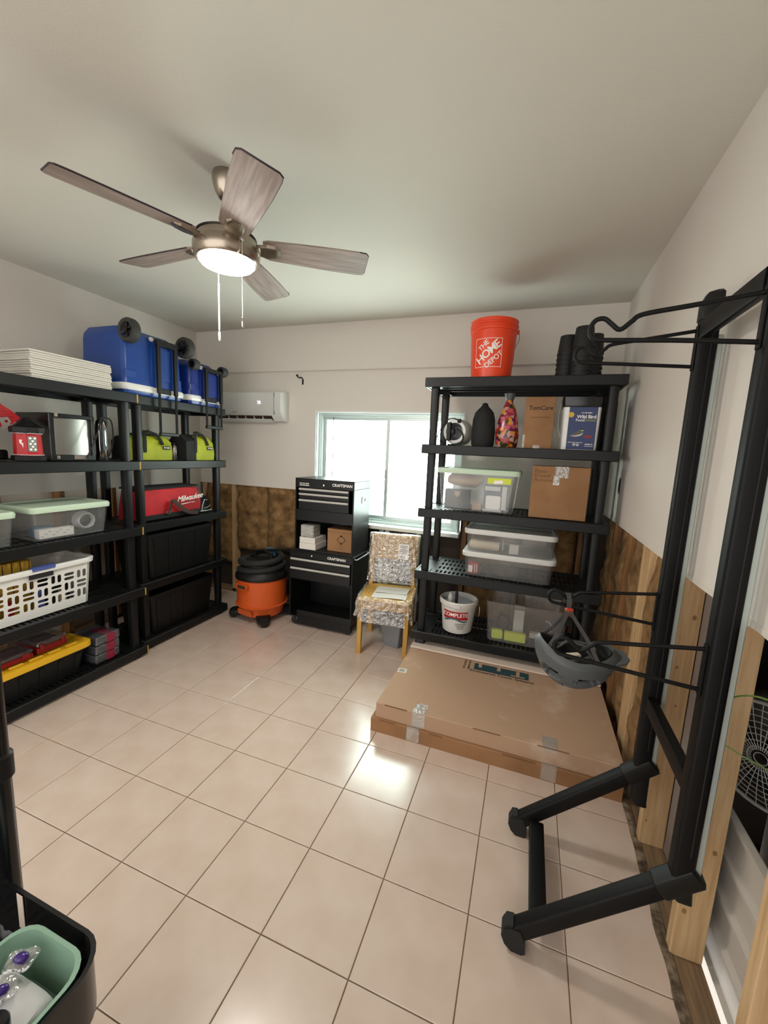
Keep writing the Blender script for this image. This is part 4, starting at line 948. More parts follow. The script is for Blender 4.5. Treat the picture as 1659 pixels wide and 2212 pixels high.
# ---- laundry basket
z = LT[3]+E_
lb = thing('laundry_basket', 'white plastic laundry basket with woven slots and blue grip', 'basket', (-1.440, .545, z), Q)
w, d, h = .60, .335, .295; bw, bd = .53, .275
def wall(L0, L1, off0, off1, cols, flip):
    holes = []; cw = .072; n = cols; x0 = -n*cw/2
    for i in range(n):
        for j in range(3):
            cx, cz = x0+cw*(i+.5), .050+.062*(j+.5)-.005
            if (i+j) % 2 == 0:
                for s_ in (-1, 1): holes.append(slot(cx+s_*.0165, cz, .0105, .0245, 3))
            else:
                for s_ in (-1, 1): holes.append(slot(cx, cz+s_*.0135, .0285, .0090, 3))
    g = G().plate([(-L0/2, 0), (L0/2, 0), (L1/2, h-.03), (-L1/2, h-.03)], holes, .003)
    return g.map(lambda a, b_, c: (a, off0+(off1-off0)*b_/(h-.03)+c*flip, b_))
obj('basket_wall', wall(bw-.05, w-.09, -bd/2, -d/2+.012, 7, 1), 'white_plastic', lb, smooth=0)
obj('basket_wall', wall(bw-.05, w-.09, bd/2, d/2-.012, 7, -1), 'white_plastic', lb, smooth=0)
for s_ in (-1, 1):
    obj('basket_end', G().loft([[(s_*(L_0/2-.022+rx*.022/.03), ysgn*(dd/2-.03)+ry*.03/.03, zz) for ysgn, rx, ry in [(-1, .0, -.03), (-1, .018, -.022), (-1, .03, -.004), (1, .03, .004), (1, .018, .022), (1, 0, .03)]] for L_0, dd, zz in ((bw, bd, 0), (w-.04, d-.024, h-.03))], False, False, False), 'white_plastic', lb, smooth=40)
obj('basket_bottom', G().box(-bw/2+.02, bw/2-.02, -bd/2+.005, bd/2-.005, 0, .004), 'white_plastic', lb, smooth=0)
obj('rim', G().loft([[(a*k, b_*k, zz) for a, b_ in rr(w/2, d/2, .06, 6)] for k, zz in ((.965, h-.035), (1.02, h-.030), (1.03, h-.005), (1.01, h), (.95, h), (.94, h-.03))], False, False), 'white_plastic', lb, smooth=40)
obj('grip', G().loft([[(x, -d/2*1.03+a, h+b_) for a, b_ in ((-.004, -.014), (-.006, .004), (.004, .007), (.022, .007), (.024, -.002))] for x in (-.058, .058)]), 'blue_grip', lb, smooth=30)
obj('grip_opening', G().box(-.072, .048, -d/2*1.0-.004, -d/2*1.0+.006, h-.058, h-.036), 'rubber', lb, smooth=0)
yc = thing('divided_tray', 'mustard yellow ribbed container poking out of the laundry basket', 'container', (-1.455, .435, z+.006), Q+.10)
obj('tray_body', G().box(-.125, .125, -.06, .06, 0, .315, .008), 'yellow_box', yc, smooth=0)
rb = G()
for k in range(6): rb.box(-.12+.045*k, -.115+.045*k, -.0615, -.06, .10, .315)
objs('rib', rb, 'brown_dark', yc, smooth=0)
for k, (m, yy, hh, nm) in enumerate((('red_case', .40, .12, 'dark red bottle lying low inside the laundry basket'), ('blue_grip', .55, .16, 'blue bottle standing inside the laundry basket'), ('tan_cloth', .67, .10, 'tan bottle at the right end inside the laundry basket'))):
    o = obj('bottle', G().lathe([(.022, 0), (.024, .006), (.024, hh*.7), (.014, hh*.88), (.014, hh)], 16), m, loc=(-1.343, yy, z+.006)); tag(o, nm, 'bottle', 'bottles inside the laundry basket')

o = obj('dark_filler', G().loft([[(a*k*(1+.05*math.sin(9*a+zz*30)), b*k, zz) for a, b in rr(.085, .085, .03, 4)] for zz, k in ((0, .9), (.03, 1), (.12, .98), (.16, .8), (.175, .4))]), 'bag_black', loc=(-1.462, .668, z+.006), smooth=50); tag(o, 'dark lump added to darken the inside of the laundry basket', 'cloth')  # dark lump added so the basket looks shaded through its slots
# ---- black totes
def tote(label, w, d, h, loc, lid=None):
    t = thing('storage_tote', label, 'tote', loc, Q, 'black storage totes')
    obj('tote_body', G().loft([rl(w/2*.86, d/2*.86, .03, 0, 4), rl(w/2*.96, d/2*.96, .03, h-.03, 4), rl(w/2, d/2, .03, h-.028, 4), rl(w/2, d/2, .03, h, 4), rl(w/2*.95, d/2*.93, .03, h, 4), rl(w/2*.84, d/2*.84, .03, .006, 4)], True, True), 'black_plastic', t, smooth=30)
    r_ = G()
    for k in range(5):
        x = -w*.36+w*.18*k; r_.loft([[(x-.012, -d/2*.86-.004, .02), (x+.012, -d/2*.86-.004, .02), (x+.012, -d/2*.86+.01, .02), (x-.012, -d/2*.86+.01, .02)], [(x*1.08-.012, -d/2*.955-.005, h-.035), (x*1.08+.012, -d/2*.955-.005, h-.035), (x*1.08+.012, -d/2*.955+.01, h-.035), (x*1.08-.012, -d/2*.955+.01, h-.035)]])
    objs('rib', r_, 'black_plastic', t, smooth=0)
    return t
tote('open black tote under the red bag on the far shelf', .695, .38, .345, (-1.51, 1.60, z)); 
tote('open black tote on the bottom tier of the far shelf', .69, .38, .31, (-1.51, 1.60, LT[4]+E_))
yt = tote('black tote with a yellow lid on the bottom near tier', .53, .32, .165, (-1.445, .505, LT[4]+E_))
w, d, h = .575, .345, .165
obj('lid', G().loft([rl(w/2, d/2, .05, h-.012, 5), rl(w/2+.006, d/2+.006, .05, h-.008, 5), rl(w/2+.006, d/2+.006, .05, h+.020, 5), rl(w/2-.004, d/2-.004, .05, h+.026, 5), rl(w/2-.022, d/2-.022, .04, h+.026, 5), rl(w/2-.026, d/2-.026, .04, h+.014, 5)], True, True), 'yellow_lid', yt, smooth=30)
rb = G()
for k in range(5): rb.box(-w/2+.05+.098*k, -w/2+.12+.098*k, -d/2+.045, -d/2+.062, h+.014, h+.028, .003).box(-w/2+.05+.098*k, -w/2+.12+.098*k, d/2-.062, d/2-.045, h+.014, h+.028, .003)
objs('lid_rib', rb, 'yellow_lid', yt, smooth=0)
zz = LT[4]+E_+.165+.0285
def case(label, w, d, h, loc, rz):
    t = thing('parts_case', label, 'case', loc, rz, 'red parts cases on the yellow lid')
    obj('case_base', G().box(-w/2, w/2, -d/2, d/2, 0, h*.55, .006), 'red_case', t, smooth=0)
    obj('case_lid', G().box(-w/2, w/2, -d/2, d/2, h*.56, h, .006), 'clear_smoke', t, smooth=0)
    objs('latch', G().box(w*.3, w*.42, -d/2-.005, -d/2+.002, h*.25, h*.8, .002).box(-w*.42, -w*.3, -d/2-.005, -d/2+.002, h*.25, h*.8, .002), 'red_case', t, smooth=0)
case('long red parts case with smoky lid at the lid left end', .29, .19, .055, (-1.43, .352, zz), Q)
case('shorter deep red case on the middle of the yellow lid', .17, .19, .075, (-1.44, .600, zz), Q+.05)
z = LT[4]+E_
for k in range(3):
    t = thing('organizer_box', 'clear wrapped organizer box beside yellow lid, %s of three' % ('lowest', 'middle', 'topmost')[k], 'organizer', (-1.385, .885+.004*k, z+.001+k*.062), Q+.04, 'stacked organizer boxes beside the yellow lid')
    obj('box_shell', G().box(-.085, .085, -.11, .11, 0, .058, .006), 'clear_smoke', t, smooth=0)
    obj('insert', G().box(-.075, .075, -.10, .10, .006, .048), 'slate_box', t, smooth=0)
    obj('printed_band', G().box(-.01, .045, -.1118, .05, .002, .056), 'label_pink', t, smooth=0)
    if k == 2: obj('round_emblem', G().lathe([(.022, 0), (.028, 0), (.028, .0008), (.022, .0008)], 24, False, False).lathe([(.012, 0), (.016, 0), (.016, .0008), (.012, .0008)], 20, False, False).move(.02, -.04, .0585), 'label_pink', t, smooth=0)
# ================================================================ THINGS ON THE WIDE SHELF
z = RT[0]+E_
bk = thing('bucket', 'orange plastic bucket with white stencilled square logo on top shelf', 'bucket', (.990, 1.985, z), 0)
RB = lambda zz: .130+(.148-.130)*zz/.30
obj('bucket_body', G().lathe([(.126, 0), (.130, .004), (RB(.30), .300), (.153, .302), (.154, .318), (.150, .322), (.150, .334), (.155, .336), (.155, .346), (.150, .350), (.151, .366), (.154, .370), (.146, .370), (.125, .01)], 56), 'orange', bk, smooth=30)
obj('bail_handle', G().tube(spline([(.154, .02, .312), (.166, -.01, .26), (.150, -.075, .20), (.148, -.078, .19)], 5), .0022, 6), 'steel', bk)
obj('bail_ear', G().lathe([(.016, 0), (.014, .008), (.006, .010)], 14).rot('Y', Q).move(.152, .02, .312), 'orange', bk)
A45 = math.radians(41); A0 = -PI/2-.10
sq = G().plate([(-.088, -.088), (.088, -.088), (.088, .088), (-.088, .088)], [[(-.085, -.085), (.085, -.085), (.085, .085), (-.085, .085)]], .0004)
def fine(g, n):   # cut long strips so they follow the curve
    bm = bmesh.new(); vs = [bm.verts.new(p) for p in g.v]; 
    for f in g.f:
        try: bm.faces.new([vs[i] for i in f])
        except ValueError: pass
    bmesh.ops.triangulate(bm, faces=bm.faces)
    bmesh.ops.subdivide_edges(bm, edges=[e for e in bm.edges if e.calc_length() > n], cuts=2)
    bmesh.ops.subdivide_edges(bm, edges=[e for e in bm.edges if e.calc_length() > n], cuts=1); bmesh.ops.triangulate(bm, faces=bm.faces)
    h = G(); bm.verts.index_update(); h.v = [tuple(v.co) for v in bm.verts]; h.f = [tuple(v.index for v in f.verts) for f in bm.faces]; bm.free(); return h
lg = G().join(sq)
lg.join(text('THE', .044, .014, space=.95).rot('Z', A45).move(-.030, .044, 0)).join(text('HOME', .070, .018, space=.86).rot('Z', A45).move(.002, .002, 0)).join(text('DEPOT', .044, .014, space=.95).rot('Z', A45).move(.038, -.042, 0))
obj('stencil_logo', wrap(fine(lg, .02), RB, .155, A0, .0012), 'print_white', bk, smooth=0)
# nested pots standing upside down
def pot_mesh():
    me = bpy.data.meshes.new('flower_pot'); g = G().lathe([(.0584, 0), (.0615, 0), (.0615, .009), (.0590, .010), (.0500, .111), (.0490, .115), (.003, .115), (.003, .1142), (.0485, .1142), (.0495, .111), (.0584, 0)], 24, False, False); me.from_pydata(g.v, [], g.f); finish(me, 35); me.materials.append(MATS['pot_black']); return me
pm = pot_mesh()
for nm, x, y, n, pit in (('left', 1.452, 1.965, 6, .0290), ('tallest middle', 1.530, 1.864, 7, .0275), ('right', 1.597, 1.972, 6, .0295)):
    for k in range(n):
        o = obj('flower_pot', pm, None, loc=(x, y, z+k*pit))
        place = 'topmost' if k == n-1 else ordinal(k)+(' from the bottom' if k else '')
        tag(o, 'black plastic pot in the %s upturned stack, %s' % (nm, place), 'pot', 'nested black pots on the top shelf')
z = RT[1]+E_
rl_ = thing('work_light', 'white round lamp housing lying on its side with black cord', 'lamp', (.800, 2.005, z), 0)
M = Matrix.Translation((0, 0, .094)) @ Matrix.Rotation(math.radians(-8), 4, 'Z') @ Matrix.Rotation(math.radians(90), 4, 'X')
obj('shade', G().join(G().lathe([(.060, .105), (.078, .100), (.088, .06), (.092, .0), (.090, -.05), (.070, -.10), (.04, -.115), (.004, -.118)], 40, False, True), M), 'white_plastic', rl_)
obj('inner_cone', G().join(G().lathe([(.060, .104), (.052, .06), (.04, .02), (.004, .015)], 32, False, True), M), 'bin_grey', rl_)
obj('bracket', G().join(G().box(-.050, -.020, -.062, .062, .094, .125, .004).box(-.02, .004, -.018, .018, .09, .118, .004), M), 'black_plastic', rl_, smooth=0)
obj('cord', G().join(G().tube(spline([(.03, .075, .10), (-.01, .088, .11), (-.06, .07, .112), (-.092, .0, .115), (-.085, -.06, .118), (-.06, -.085, .12)], 5), .004, 6).tube(spline([(.02, .02, .11), (.06, -.01, .115), (.068, -.05, .115), (.04, -.085, .11), (-.04, -.088, .11)], 5), .005, 6).tube(spline([(-.07, .05, .112), (-.115, -.02, .11), (-.11, -.055, .11), (-.07, -.085, .11)], 5), .003, 6), M), 'rubber', rl_)
obj('plug', G().join(G().box(.02, .042, .058, .085, .09, .118, .004), M), 'rubber', rl_, smooth=0)
bb = thing('stuff_sack', 'tall black drawstring sack with pointed top on second tier', 'bag', (.975, 1.94, z), 0)
L_ = []
for zz, a, b in ((0, .070, .055), (.02, .076, .06), (.10, .077, .062), (.18, .073, .058), (.225, .062, .05), (.25, .042, .036), (.268, .022, .02), (.285, .018, .016), (.29, .008, .008)):
    L_.append([(a*math.cos(t)*(1+.02*math.sin(t*7+zz*20)), b*math.sin(t)*(1+.02*math.sin(t*7+zz*20)), zz) for t in [2*PI*i/28 for i in range(28)]])
obj('sack', G().loft(L_), 'bag_black', bb, smooth=50)
obj('drawcord', G().tube([(.024*math.cos(t), .022*math.sin(t), .266) for t in [2*PI*i/16 for i in range(16)]], .003, 6, True), 'rubber', bb)
fb = thing('potting_bag', 'flower-printed plastic bag twisted shut beside the black sack', 'bag', (1.130, 1.945, z), 0)
L_ = []
for zz, a, b in ((0, .062, .05), (.015, .070, .058), (.08, .074, .062), (.15, .070, .058), (.21, .055, .045), (.26, .038, .03), (.295, .022, .018), (.31, .018, .014)):
    L_.append([(a*math.cos(t)*(1+.05*math.sin(t*5+zz*30)), b*math.sin(t)*(1+.05*math.sin(t*6+zz*25)), zz) for t in [2*PI*i/28 for i in range(28)]])
obj('bag_body', G().loft(L_), 'flower_print', fb, smooth=30)
obj('knot', G().loft([[(a*math.cos(t)*(1+.2*math.sin(3*t)), a*.7*math.sin(t), zz) for t in [2*PI*i/14 for i in range(14)]] for zz, a in ((.30, .018), (.318, .026), (.335, .030), (.352, .034))]), 'helmet_grey', fb, smooth=40)
t = thing('carton', 'tall brown carton printed in black between bag and bird food', 'box', (1.322, 1.945, z), 0)
obj('carton_body', G().box(-.088, .088, -.06, .06, 0, .322, .002), 'cardboard', t, smooth=0)
obj('lettering', front(text('TomCare', .037, .016, space=.98), .006, -.0606, .253), 'ink', t, smooth=0)
obj('small_print', front(scrib(.115, .006, 7), .012, -.0606, .195), 'ink_faint', t, smooth=0)
obj('tape', G().box(-.022, .018, -.0614, -.06, .0, .020).box(-.0885, -.076, -.0612, -.06, .0, .085), 'tape', t, smooth=0)
bf = thing('bird_food_tin', 'white square tin of bird food with blue label and black lid', 'tin', (1.566, 1.955, z), 0)
obj('tin_body', G().loft([rl(.100, .085, .02, 0, 4), rl(.106, .09, .02, .262, 4)]), 'white_plastic', bf, smooth=30)
obj('lid', G().loft([rl(.110, .094, .02, .258, 4), rl(.114, .098, .02, .268, 4), rl(.116, .10, .02, .318, 4), rl(.108, .092, .02, .326, 4)]), 'black_gloss', bf, smooth=30)
yl = lambda zz: -.085-.005*zz/.262
def onl(g, e=.0006): return g.map(lambda a, b, c: (a, yl(b)-e-c, b))
lab = obj('label', onl(card(.158, .256, .0006).move(.006, .131, 0), .0001), 'label_blue', bf, smooth=0)
obj('title', onl(text('Wild Bird', .0285, .018, space=.95).move(.026, .200, 0).join(text('Food', .024, .004).move(-.008, .180, 0)).join(scrib(.06, .006, 2).move(.026, .224, 0)), .0012), 'print_white', lab, smooth=0)
obj('title_accent', onl(scrib(.056, .012, 6).move(.050, .179, 0), .0012), 'leaf_print', lab, smooth=0)
obj('seal', onl(G().prism([(.016*math.cos(a)-.060, .016*math.sin(a)+.212) for a in [2*PI*i/20 for i in range(20)]], .0006), .0012), 'label_gold', lab, smooth=0)
bd = [(-.06, .086), (-.02, .108), (-.006, .124), (.008, .130), (.018, .126), (.022, .119), (.018, .112), (.016, .102), (.006, .090), (-.012, .084), (-.030, .082)]
obj('bird_print', onl(G().prism(bd, .0003), .0012), 'bird_grey', lab, smooth=0)
obj('bird_breast', onl(G().prism([(-.058, .085), (-.025, .087), (.0, .094), (.014, .104), (.016, .100), (.004, .088), (-.012, .083), (-.030, .081)], .0003).join(G().prism([(.002, .121), (.016, .122), (.015, .115), (.006, .116)], .0003)), .0018), 'bird_cream', lab, smooth=0)
obj('bird_cap', onl(G().prism([(-.004, .124), (.006, .131), (.017, .127), (.020, .122), (.006, .123)], .0003), .0018), 'ink', lab, smooth=0)
obj('seed_print', onl(G().prism([(.045+.024*math.cos(a), .082+.008*math.sin(a)) for a in [2*PI*i/14 for i in range(14)]], .0003), .0012), 'red_case', lab, smooth=0)
obj('footer_print', onl(scrib(.085, .004, 5).move(-.022, .046, 0).join(scrib(.045, .007, 9).move(.055, .036, 0)).join(scrib(.045, .004, 12).move(.055, .024, 0)).join(G().plate([(-.028+.008*math.cos(a), .032+.008*math.sin(a)) for a in [2*PI*i/12 for i in range(12)]], [[(-.028+.004*math.cos(a), .031+.005*math.sin(a)) for a in [2*PI*i/8 for i in range(8)]]], .0003)).join(G().plate([(-.008+.008*math.cos(a), .032+.008*math.sin(a)) for a in [2*PI*i/12 for i in range(12)]], [[(-.008+.005*math.cos(a), .033+.004*math.sin(a)) for a in [2*PI*i/8 for i in range(8)]]], .0003)), .0012), 'print_white', lab, smooth=0)
obj('bail_wire', G().tube(spline([(-.118, -.02, .29), (-.128, -.02, .22), (-.126, -.02, .14), (-.108, -.02, .08)], 5), .0018, 6), 'steel', bf)

z = RT[2]+E_
t = tub('clear deep tub with pale lid packed with boxes beside the brown carton', .535, .36, .265, (.972, 2.03, z), 0, 'lid_green', group=None, taper=.90)
o = obj('rolled_cloth', G().loft([[(x, .06*math.cos(a)*k, .205+.045*math.sin(a)*k+.012*math.sin(x*30)) for a in [2*PI*i/18 for i in range(18)]] for x, k in ((-.215, .5), (-.19, .9), (-.10, 1.05), (-.02, .95), (.03, .5))]), 'tan_cloth', loc=(.972, 1.96, z), smooth=50); tag(o, 'tan and brown crumpled cloth inside the deep clear tub', 'cloth')
o = small_box('black_box', 'dark box with gold shield mark inside the deep clear tub', 'slate_box', .84, 1.915, z+.006, .17, .07, .135)
obj('shield_mark', front(G().prism([(-.018, .018), (.018, .018), (.018, -.006), (0, -.022), (-.018, -.006)], .0005), .0, -.0352, .105), 'tan_cloth', o, smooth=0)
pl = G()
for k in range(4): pl.join(front(card(.10-.012*(k % 2), .004, .0004), -.01, -.0353, .075-.011*k))
obj('box_print', pl, 'ink_faint', o, smooth=0)
small_box('small_carton', 'small terracotta box at the front of the deep clear tub', 'tan_cloth', .978, 1.90, z+.006, .06, .05, .05)
o = small_box('router_box', 'blue and white product box inside the deep clear tub', 'teal_box', 1.095, 1.91, z+.006, .15, .07, .18)
obj('product_square', front(G().prism(rr(.048, .045, .010, 3), .0006), -.012, -.0353, .065), 'print_white', o, smooth=0)
obj('white_edge', front(card(.03, .17, .0006), .058, -.0353, .090).join(front(card(.15, .018, .0006), 0, -.0353, .010)).join(front(card(.10, .028, .0006), -.02, -.0353, .158)), 'lid_white', o, smooth=0)
o = obj('yellow_label', front(card(.15, .038, .001), 0, 0, .019), 'label_gold', loc=(1.115, 1.8505, z+.1985)); tag(o, 'long yellow sticker on the deep clear tub front', 'sticker'); o.data.materials[0] = MATS['lime_pad']
obj('price_tag', front(card(.056, .022, .0008).rot('Z', .1), -.005, -.0011, .012), 'print_white', o, smooth=0)
t = thing('carton', 'brown cardboard box with handwriting and peeling tape on third tier', 'box', (1.482, 1.985, z), 0)
obj('carton_body', G().box(-.168, .168, -.135, .135, 0, .332, .003), 'cardboard', t, smooth=0)
hw = G()
for k, s_ in enumerate(('Plastic', 'Drywall', 'Accessories')): hw.join(front(text(s_, .030, -.004, shear=.15, align='LEFT'), -.155, -.1356, .298-.027*k))
obj('handwriting', hw, 'ink_faint', t, smooth=0)
obj('tape', G().box(-.035, .045, -.1362, -.135, .262, .332).box(-.04, -.004, -.1366, -.1362, .215, .275), 'tape_clear', t, smooth=0)
z = RT[3]+E_
t1 = tub('lower of two shallow clear tubs on the fourth tier', .600, .41, .150, (1.212, 2.055, z), 0, 'lid_white', group='shallow clear tubs on the fourth tier', taper=.93, r=.05)
t2 = tub('upper of two shallow clear tubs on the fourth tier', .590, .41, .135, (1.212, 2.055, z+.1735), 0, 'lid_white', group='shallow clear tubs on the fourth tier', taper=.94, r=.05)
o = obj('roller_cover', G().lathe([(.006, -.10), (.030, -.10), (.034, -.09), (.034, .09), (.030, .10), (.006, .10)], 20).rot('Y', Q), 'bird_cream', loc=(1.05, 1.915, z+.1735+.041)); tag(o, 'fluffy cream paint roller cover inside the upper shallow tub', 'roller')
o = small_box('hardware_pack', 'white hardware packet inside the upper shallow tub', 'lid_white', 1.245, 1.885, z+.1735+.006, .06, .012, .065)
o = obj('wrench', G().tube([(0, 0, .01), (0, 0, .075)], .005, 6).lathe([(.009, -.003), (.011, 0), (.009, .006)], 10).move(0, 0, .004), 'steel', loc=(1.172, 1.885, z+.1735+.012)); tag(o, 'small steel spanner inside the upper shallow tub', 'wrench')
o = small_box('seed_packet', 'red and white printed packet inside the lower shallow tub', 'label_red', .985, 1.895, z+.006, .075, .015, .085, .0)
obj('packet_print', front(card(.03, .05, .0005), -.018, -.0078, .035).join(front(card(.004, .06, .0005), .012, -.0078, .04)).join(front(card(.004, .06, .0005), .026, -.0078, .04)), 'print_white', o, smooth=0)
z = RT[4]+E_
pa = thing('pail', 'white pail with red banner label and tools inside on bottom tier', 'pail', (.893, 1.975, z), math.radians(6))
RP = lambda zz: .105+(.128-.105)*zz/.205
obj('pail_body', G().lathe([(.100, 0), (.105, .004), (RP(.205), .205), (.138, .207), (.140, .232), (.134, .240), (.128, .240), (.102, .008)], 44), 'white_pail', pa, smooth=30)
obj('label_banner', wrap(cardgrid(.190, .062, 16, .0005), RP, .142, -PI/2-.12, .0008), 'label_red', pa, smooth=0)
obj('lettering', wrap(fine(text('COMPLETE', .040, .014, space=.95), .02), RP, .146, -PI/2-.12, .0018), 'print_white', pa, smooth=0)
sw_ = G()
for i in range(16):
    x = -.0875+.175*i/16; c_ = .108+.010*math.sin((i-3)*.45); sw_.join(card(.0112, .012, .0005), Matrix.Translation((x+.0055, c_, 0)))
obj('label_swirl', wrap(sw_, RP, 0, -PI/2-.12, .0010), 'swirl', pa, smooth=0)
fp = G()
for k in range(4): fp.join(cardgrid(.08-.012*k, .004, 6, .0004), Matrix.Translation((.04, .080-.012*k, 0)))
obj('fine_print', wrap(fp, RP, 0, -PI/2-.12, .0010), 'bird_grey', pa, smooth=0)
obj('tab', wrap(cardgrid(.05, .022, 5, .006), .140, .218, -PI/2-.05, .0), 'white_pail', pa, smooth=0)
obj('dried_paste', G().lathe([(.118, .20), (.08, .215), (.02, .21)], 24, False, True), 'powder', pa)
obj('bail_handle', G().tube(spline([(.139, 0, .215), (.150, -.03, .20), (.152, -.04, .15), (.146, -.04, .13)], 5), .0022, 6), 'steel', pa)
o = obj('brush_handle', G().loft([rl(.010, .007, .004, 0, 2), rl(.012, .008, .004, .07, 2), rl(.009, .006, .004, .10, 2)]), 'black_plastic', loc=(.885, 1.90, z+.218), rz=.2); tag(o, 'black tool handle sticking up out of the white pail', 'tool handle')
o = obj('caulk_nozzle', G().lathe([(.020, 0), (.020, .03), (.010, .05), (.014, .06), (.004, .064)], 14), 'white_plastic', loc=(.835, 1.945, z+.218)); tag(o, 'white rounded cap lying in the white pail opening', 'cap')
t = tub('clear open tub with lime pads on the bottom tier', .540, .38, .285, (1.362, 2.055, z), 0, None, taper=.90, r=.04)
for x, y, rz, w_, lab_ in ((1.185, 1.925, .5, .075, 'small lime green pad leaning at the left in open tub'), (1.305, 1.922, .1, .145, 'long lime green pad lying at the front in open tub')):
    o = obj('lime_pad', G().box(-w_/2, w_/2, -.02, .02, 0, .055, .006).map(lambda a, b, c: (a, b+c*.4, c)), 'lime_pad', loc=(x, y, z+.007), rz=rz*.4, smooth=0); tag(o, lab_, 'pad', 'lime pads in the open tub')
o = small_box('white_carton', 'white slim box standing inside the open clear tub', 'lid_white', 1.32, 2.06, z+.007, .07, .12, .20)
o = obj('cable_bundle', G().tube(spline([(-.10, -.02, .02), (-.12, -.03, .10), (-.08, -.03, .14), (-.03, -.03, .10), (-.06, -.02, .03), (-.11, -.02, .06), (-.09, 0, .16)], 6), .004, 6), 'black_plastic', loc=(1.29, 2.03, z+.012)); tag(o, 'loose black cable looped inside the open clear tub', 'cable')
o = obj('white_wire', G().tube(spline([(.0, 0, .02), (.03, -.02, .09), (.06, -.03, .13), (.05, -.02, .17), (.02, -.01, .18)], 6), .003, 6), 'wire_white', loc=(1.47, 1.93, z+.012)); tag(o, 'thin white wire curling inside the open clear tub', 'wire')
o = small_box('slatted_tray', 'small wooden slatted tray inside the open clear tub', 'bird_cream', 1.45, 2.05, z+.12, .10, .05, .035)
o.location.z = z+.007; 
# a dark board stands behind the end of the wide shelf
o = obj('dark_board', G().box(-.006, .006, -.10, .10, 0, .30, .002), 'brown_dark', loc=(1.813, 2.10, RT[1]+.0), smooth=0)
o.location = (1.757, 2.03, RT[1]+E_); tag(o, 'thin dark brown board standing at the right end of second tier', 'board')

# ================================================================ CART AT THE LOWER LEFT
ct = thing('utility_cart', 'black steel utility cart at the lower left picture edge', 'cart', (.478, -.765, 0), 0)
cw_, cd_ = .265, .215
def tray(zt, h=.115):
    o = obj('tray', G().loft([rl(cw_-.012, cd_-.012, .05, zt-h, 6), rl(cw_, cd_, .055, zt-h+.012, 6), rl(cw_, cd_, .055, zt-.004, 6), rl(cw_+.003, cd_+.003, .055, zt, 6), rl(cw_-.003, cd_-.003, .052, zt, 6), rl(cw_-.004, cd_-.004, .05, zt-h+.016, 6)], True, False), 'black_gloss', ct, smooth=35)
    g = G()
    for i in range(20): g.box(-cw_+.024+i*.0253, -cw_+.028+i*.0253, -cd_+.024, cd_-.024, zt-h+.013, zt-h+.016)
    for i in range(16): g.box(-cw_+.024, cw_-.024, -cd_+.024+i*.0242, -cd_+.028+i*.0242, zt-h+.013, zt-h+.016)
    obj('mesh_bottom', g, 'black_metal', o, smooth=0)
    return o
tr = tray(.762); tray(.44); tray(.15)
for s_ in (-1, 1):
    p = obj('side_post', G().tube([(-.008, s_*(cd_+.012), .03), (-.008, s_*(cd_+.012), 1.22)], .016, 14), 'black_gloss', ct)
    obj('post_collar', G().lathe([(.0165, 0), (.0205, .004), (.0205, .045), (.0165, .05)], 16).move(-.008, s_*(cd_+.012), .955), 'black_plastic', p)
    obj('base_bar', G().box(-.11, .11, s_*(cd_+.012)-.012, s_*(cd_+.012)+.012, .028, .052, .004), 'black_gloss', ct, smooth=0)
    for q in (-1, 1): obj('caster', G().lathe([(.022, -.010), (.0275, -.007), (.0275, .007), (.022, .010)], 16).rot('X', Q).move(q*.095, s_*(cd_+.012), .0276), 'rubber', ct)
obj('tape_strip', G().box(.042, .058, cd_-.0052, cd_-.0042, .690, .760), 'foam', tr, smooth=0)
gb = thing('green_bin', 'sage green plastic bin inside the black cart tray', 'bin', (.654, -.765, .667), 0)
bw_, bd_ = .076, .195
obj('bin_body', G().loft([rl(bw_*.92, bd_*.94, .035, 0, 5), rl(bw_, bd_, .04, .086, 5), rl(bw_+.002, bd_+.002, .04, .09, 5), rl(bw_-.004, bd_-.004, .038, .09, 5), rl(bw_*.9, bd_*.92, .03, .006, 5)], True, True), 'sage', gb, smooth=35)
pb = thing('pod_bag', 'lumpy white detergent bag filling the green bin', 'bag', (.654, -.765, .6755), 0)
g = G(); n = 22; L_ = []
for j in range(n+1):
    row = []
    for i in range(n+1):
        u, v = i/n, j/n; x = (u-.5)*.126; y = (v-.5)*.345; e = min(1, min(u, 1-u, v, 1-v)*14)**.5; x *= 1-.25*abs(2*v-1)**8; y *= 1-.10*abs(2*u-1)**8
        row.append((x, y, .002+e*(.058+.006*noise.noise(Vector((x*14, y*14, 2)))+.006*(v-.5))))
    L_.append(row)
for r_ in L_: g.v += r_
m_ = n+1
for j in range(n):
    for i in range(n): g.f.append((j*m_+i, j*m_+i+1, (j+1)*m_+i+1, (j+1)*m_+i))
k_ = len(g.v); g.v += [(-.04, -.14, 0), (.04, -.14, 0), (.04, .14, 0), (-.04, .14, 0)]; g.f.append((k_+3, k_+2, k_+1, k_))
obj('contents', g, 'powder', pb, smooth=60)
def pod(x, y, rz):
    pd = thing('detergent_pod', 'purple and white detergent pod in the green bin, %s' % ('nearer the camera' if y < .145 else 'farther from the camera'), 'pod', (.654+x, -.765+y, .7505), rz, 'detergent pods in the green bin')
    obj('purple_chamber', G().lathe([(.001, .010), (.005, .009), (.0075, .006), (.0085, 0), (.0075, -.002), (.001, -.003)], 16).map(lambda a, b, c: (a*1.35, b*.95, c)), 'purple', pd)
    obj('film_pouch', G().loft([[(a*1.15*k, b*1.0*k, zz) for a, b in rr(.018, .016, .007, 4)] for zz, k in ((-.003, .9), (.0, 1.0), (.003, .85), (.0045, .5))]).map(lambda a, b, c: (a, b, c+.003*math.sin(a*200)*math.sin(b*170))), 'wrap_film', pd, smooth=20)
pod(-.027, .158, .5); pod(-.010, .122, 1.1)
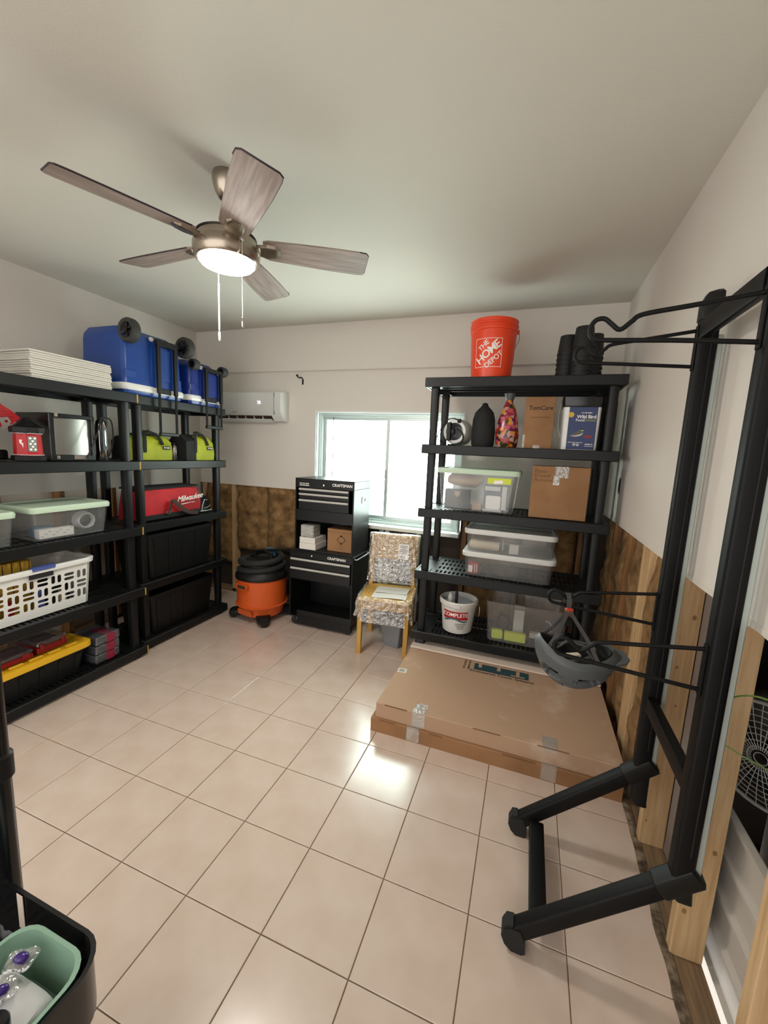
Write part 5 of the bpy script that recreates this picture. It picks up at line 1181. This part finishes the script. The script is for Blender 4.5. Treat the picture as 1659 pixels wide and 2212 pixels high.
o = obj('black_scoop', G().lathe([(.014, 0), (.017, .004), (.017, .020), (.015, .024), (.002, .025)], 24), 'black_gloss', loc=(.50, -.885, .7345)); o.location = (.690, -.672, .7475); tag(o, 'black round lid at the bottom left picture corner', 'lid')

# ================================================================ BEYOND THE OPEN STUD BAY
sd = thing('siding_panel', 'ribbed white metal siding seen through the open studs', 'siding', (2.00, .3, -.27), 0)
prof = []; zz = 0
while zz < .66:
    prof += [(0, zz), (0, zz+.075), (-.014, zz+.085), (-.014, zz+.098), (0, zz+.108)]; zz += .13
obj('ribbed_sheet', G().loft([[(x, y, z_) for x, z_ in prof]+[(x+.003, y, z_) for x, z_ in reversed(prof)] for y in (-.9, .64)]), 'siding', sd, smooth=0)
fx = thing('floor_fan', 'round white fan with wire guard seen behind the open studs', 'fan', (2.274, .887, -.279), math.radians(-48))
def ringr(r, y): return [(r*math.cos(a), y, r*math.sin(a)) for a in [2*PI*i/40 for i in range(40)]]
FZ = .80
gg = G()
for k in range(1, 9): gg.tube([(p[0], p[1]-.03*(1-(k/9)**2), p[2]+FZ) for p in ringr(.021*k, -.10)], .0019, 4, True)
for k in range(36):
    a = 2*PI*k/36; gg.tube([(r*math.cos(a), -.10-.03*(1-(r/.19)**2), FZ+r*math.sin(a)) for r in (.03, .08, .13, .17, .19)], .0017, 4)
obj('wire_guard', gg, 'fan_guard', fx, smooth=0)
obj('guard_ring', G().tube([(p[0], p[1], p[2]+FZ) for p in ringr(.195, -.10)], .007, 8, True), 'fan_guard', fx, smooth=60)
obj('drum_shell', G().loft([[(p[0], y, p[2]+FZ) for p in ringr(r, 0)] for r, y in ((.190, -.09), (.205, -.06), (.205, .06), (.19, .09))], False, True), 'cement', fx, smooth=40)
bl_ = G()
for k in range(4):
    a = k*PI/2; bl_.loft([[(r*math.cos(a+da), -.03+dy, FZ+r*math.sin(a+da)) for r, da, dy in ((.04, -.2, -.02), (.16, -.42, -.03), (.17, 0, 0), (.16, .3, .02), (.04, .2, .02))], [(r*math.cos(a+da), -.026+dy, FZ+r*math.sin(a+da)) for r, da, dy in ((.04, -.2, -.02), (.16, -.42, -.03), (.17, 0, 0), (.16, .3, .02), (.04, .2, .02))]])
obj('fan_blades', bl_.join(G().lathe([(.04, -.02), (.035, -.05), (.01, -.06)], 16).rot('X', -Q).move(0, -.02, FZ)), 'black_plastic', fx, smooth=30)
obj('stand', G().tube([(0, .06, FZ-.2), (0, .06, .02)], .02, 10), 'cement', fx, smooth=40); obj('foot_plate', G().lathe([(.10, 0), (.10, .02), (.03, .03)], 24).move(0, .06, 0), 'cement', fx)
o = obj('green_cable', G().tube(spline([(1.846, -.02, 1.10), (1.846, .195, 1.036), (1.845, .33, .95), (1.844, .40, .86), (1.844, .405, .82)], 6), .0022, 6).tube(spline([(1.846, .36, .815), (1.90, .33, .80), (1.96, .30, .785), (1.99, .22, .76)], 6), .0022, 6), 'green_cord'); tag(o, 'thin green cable drooping across the open stud bay', 'cable')
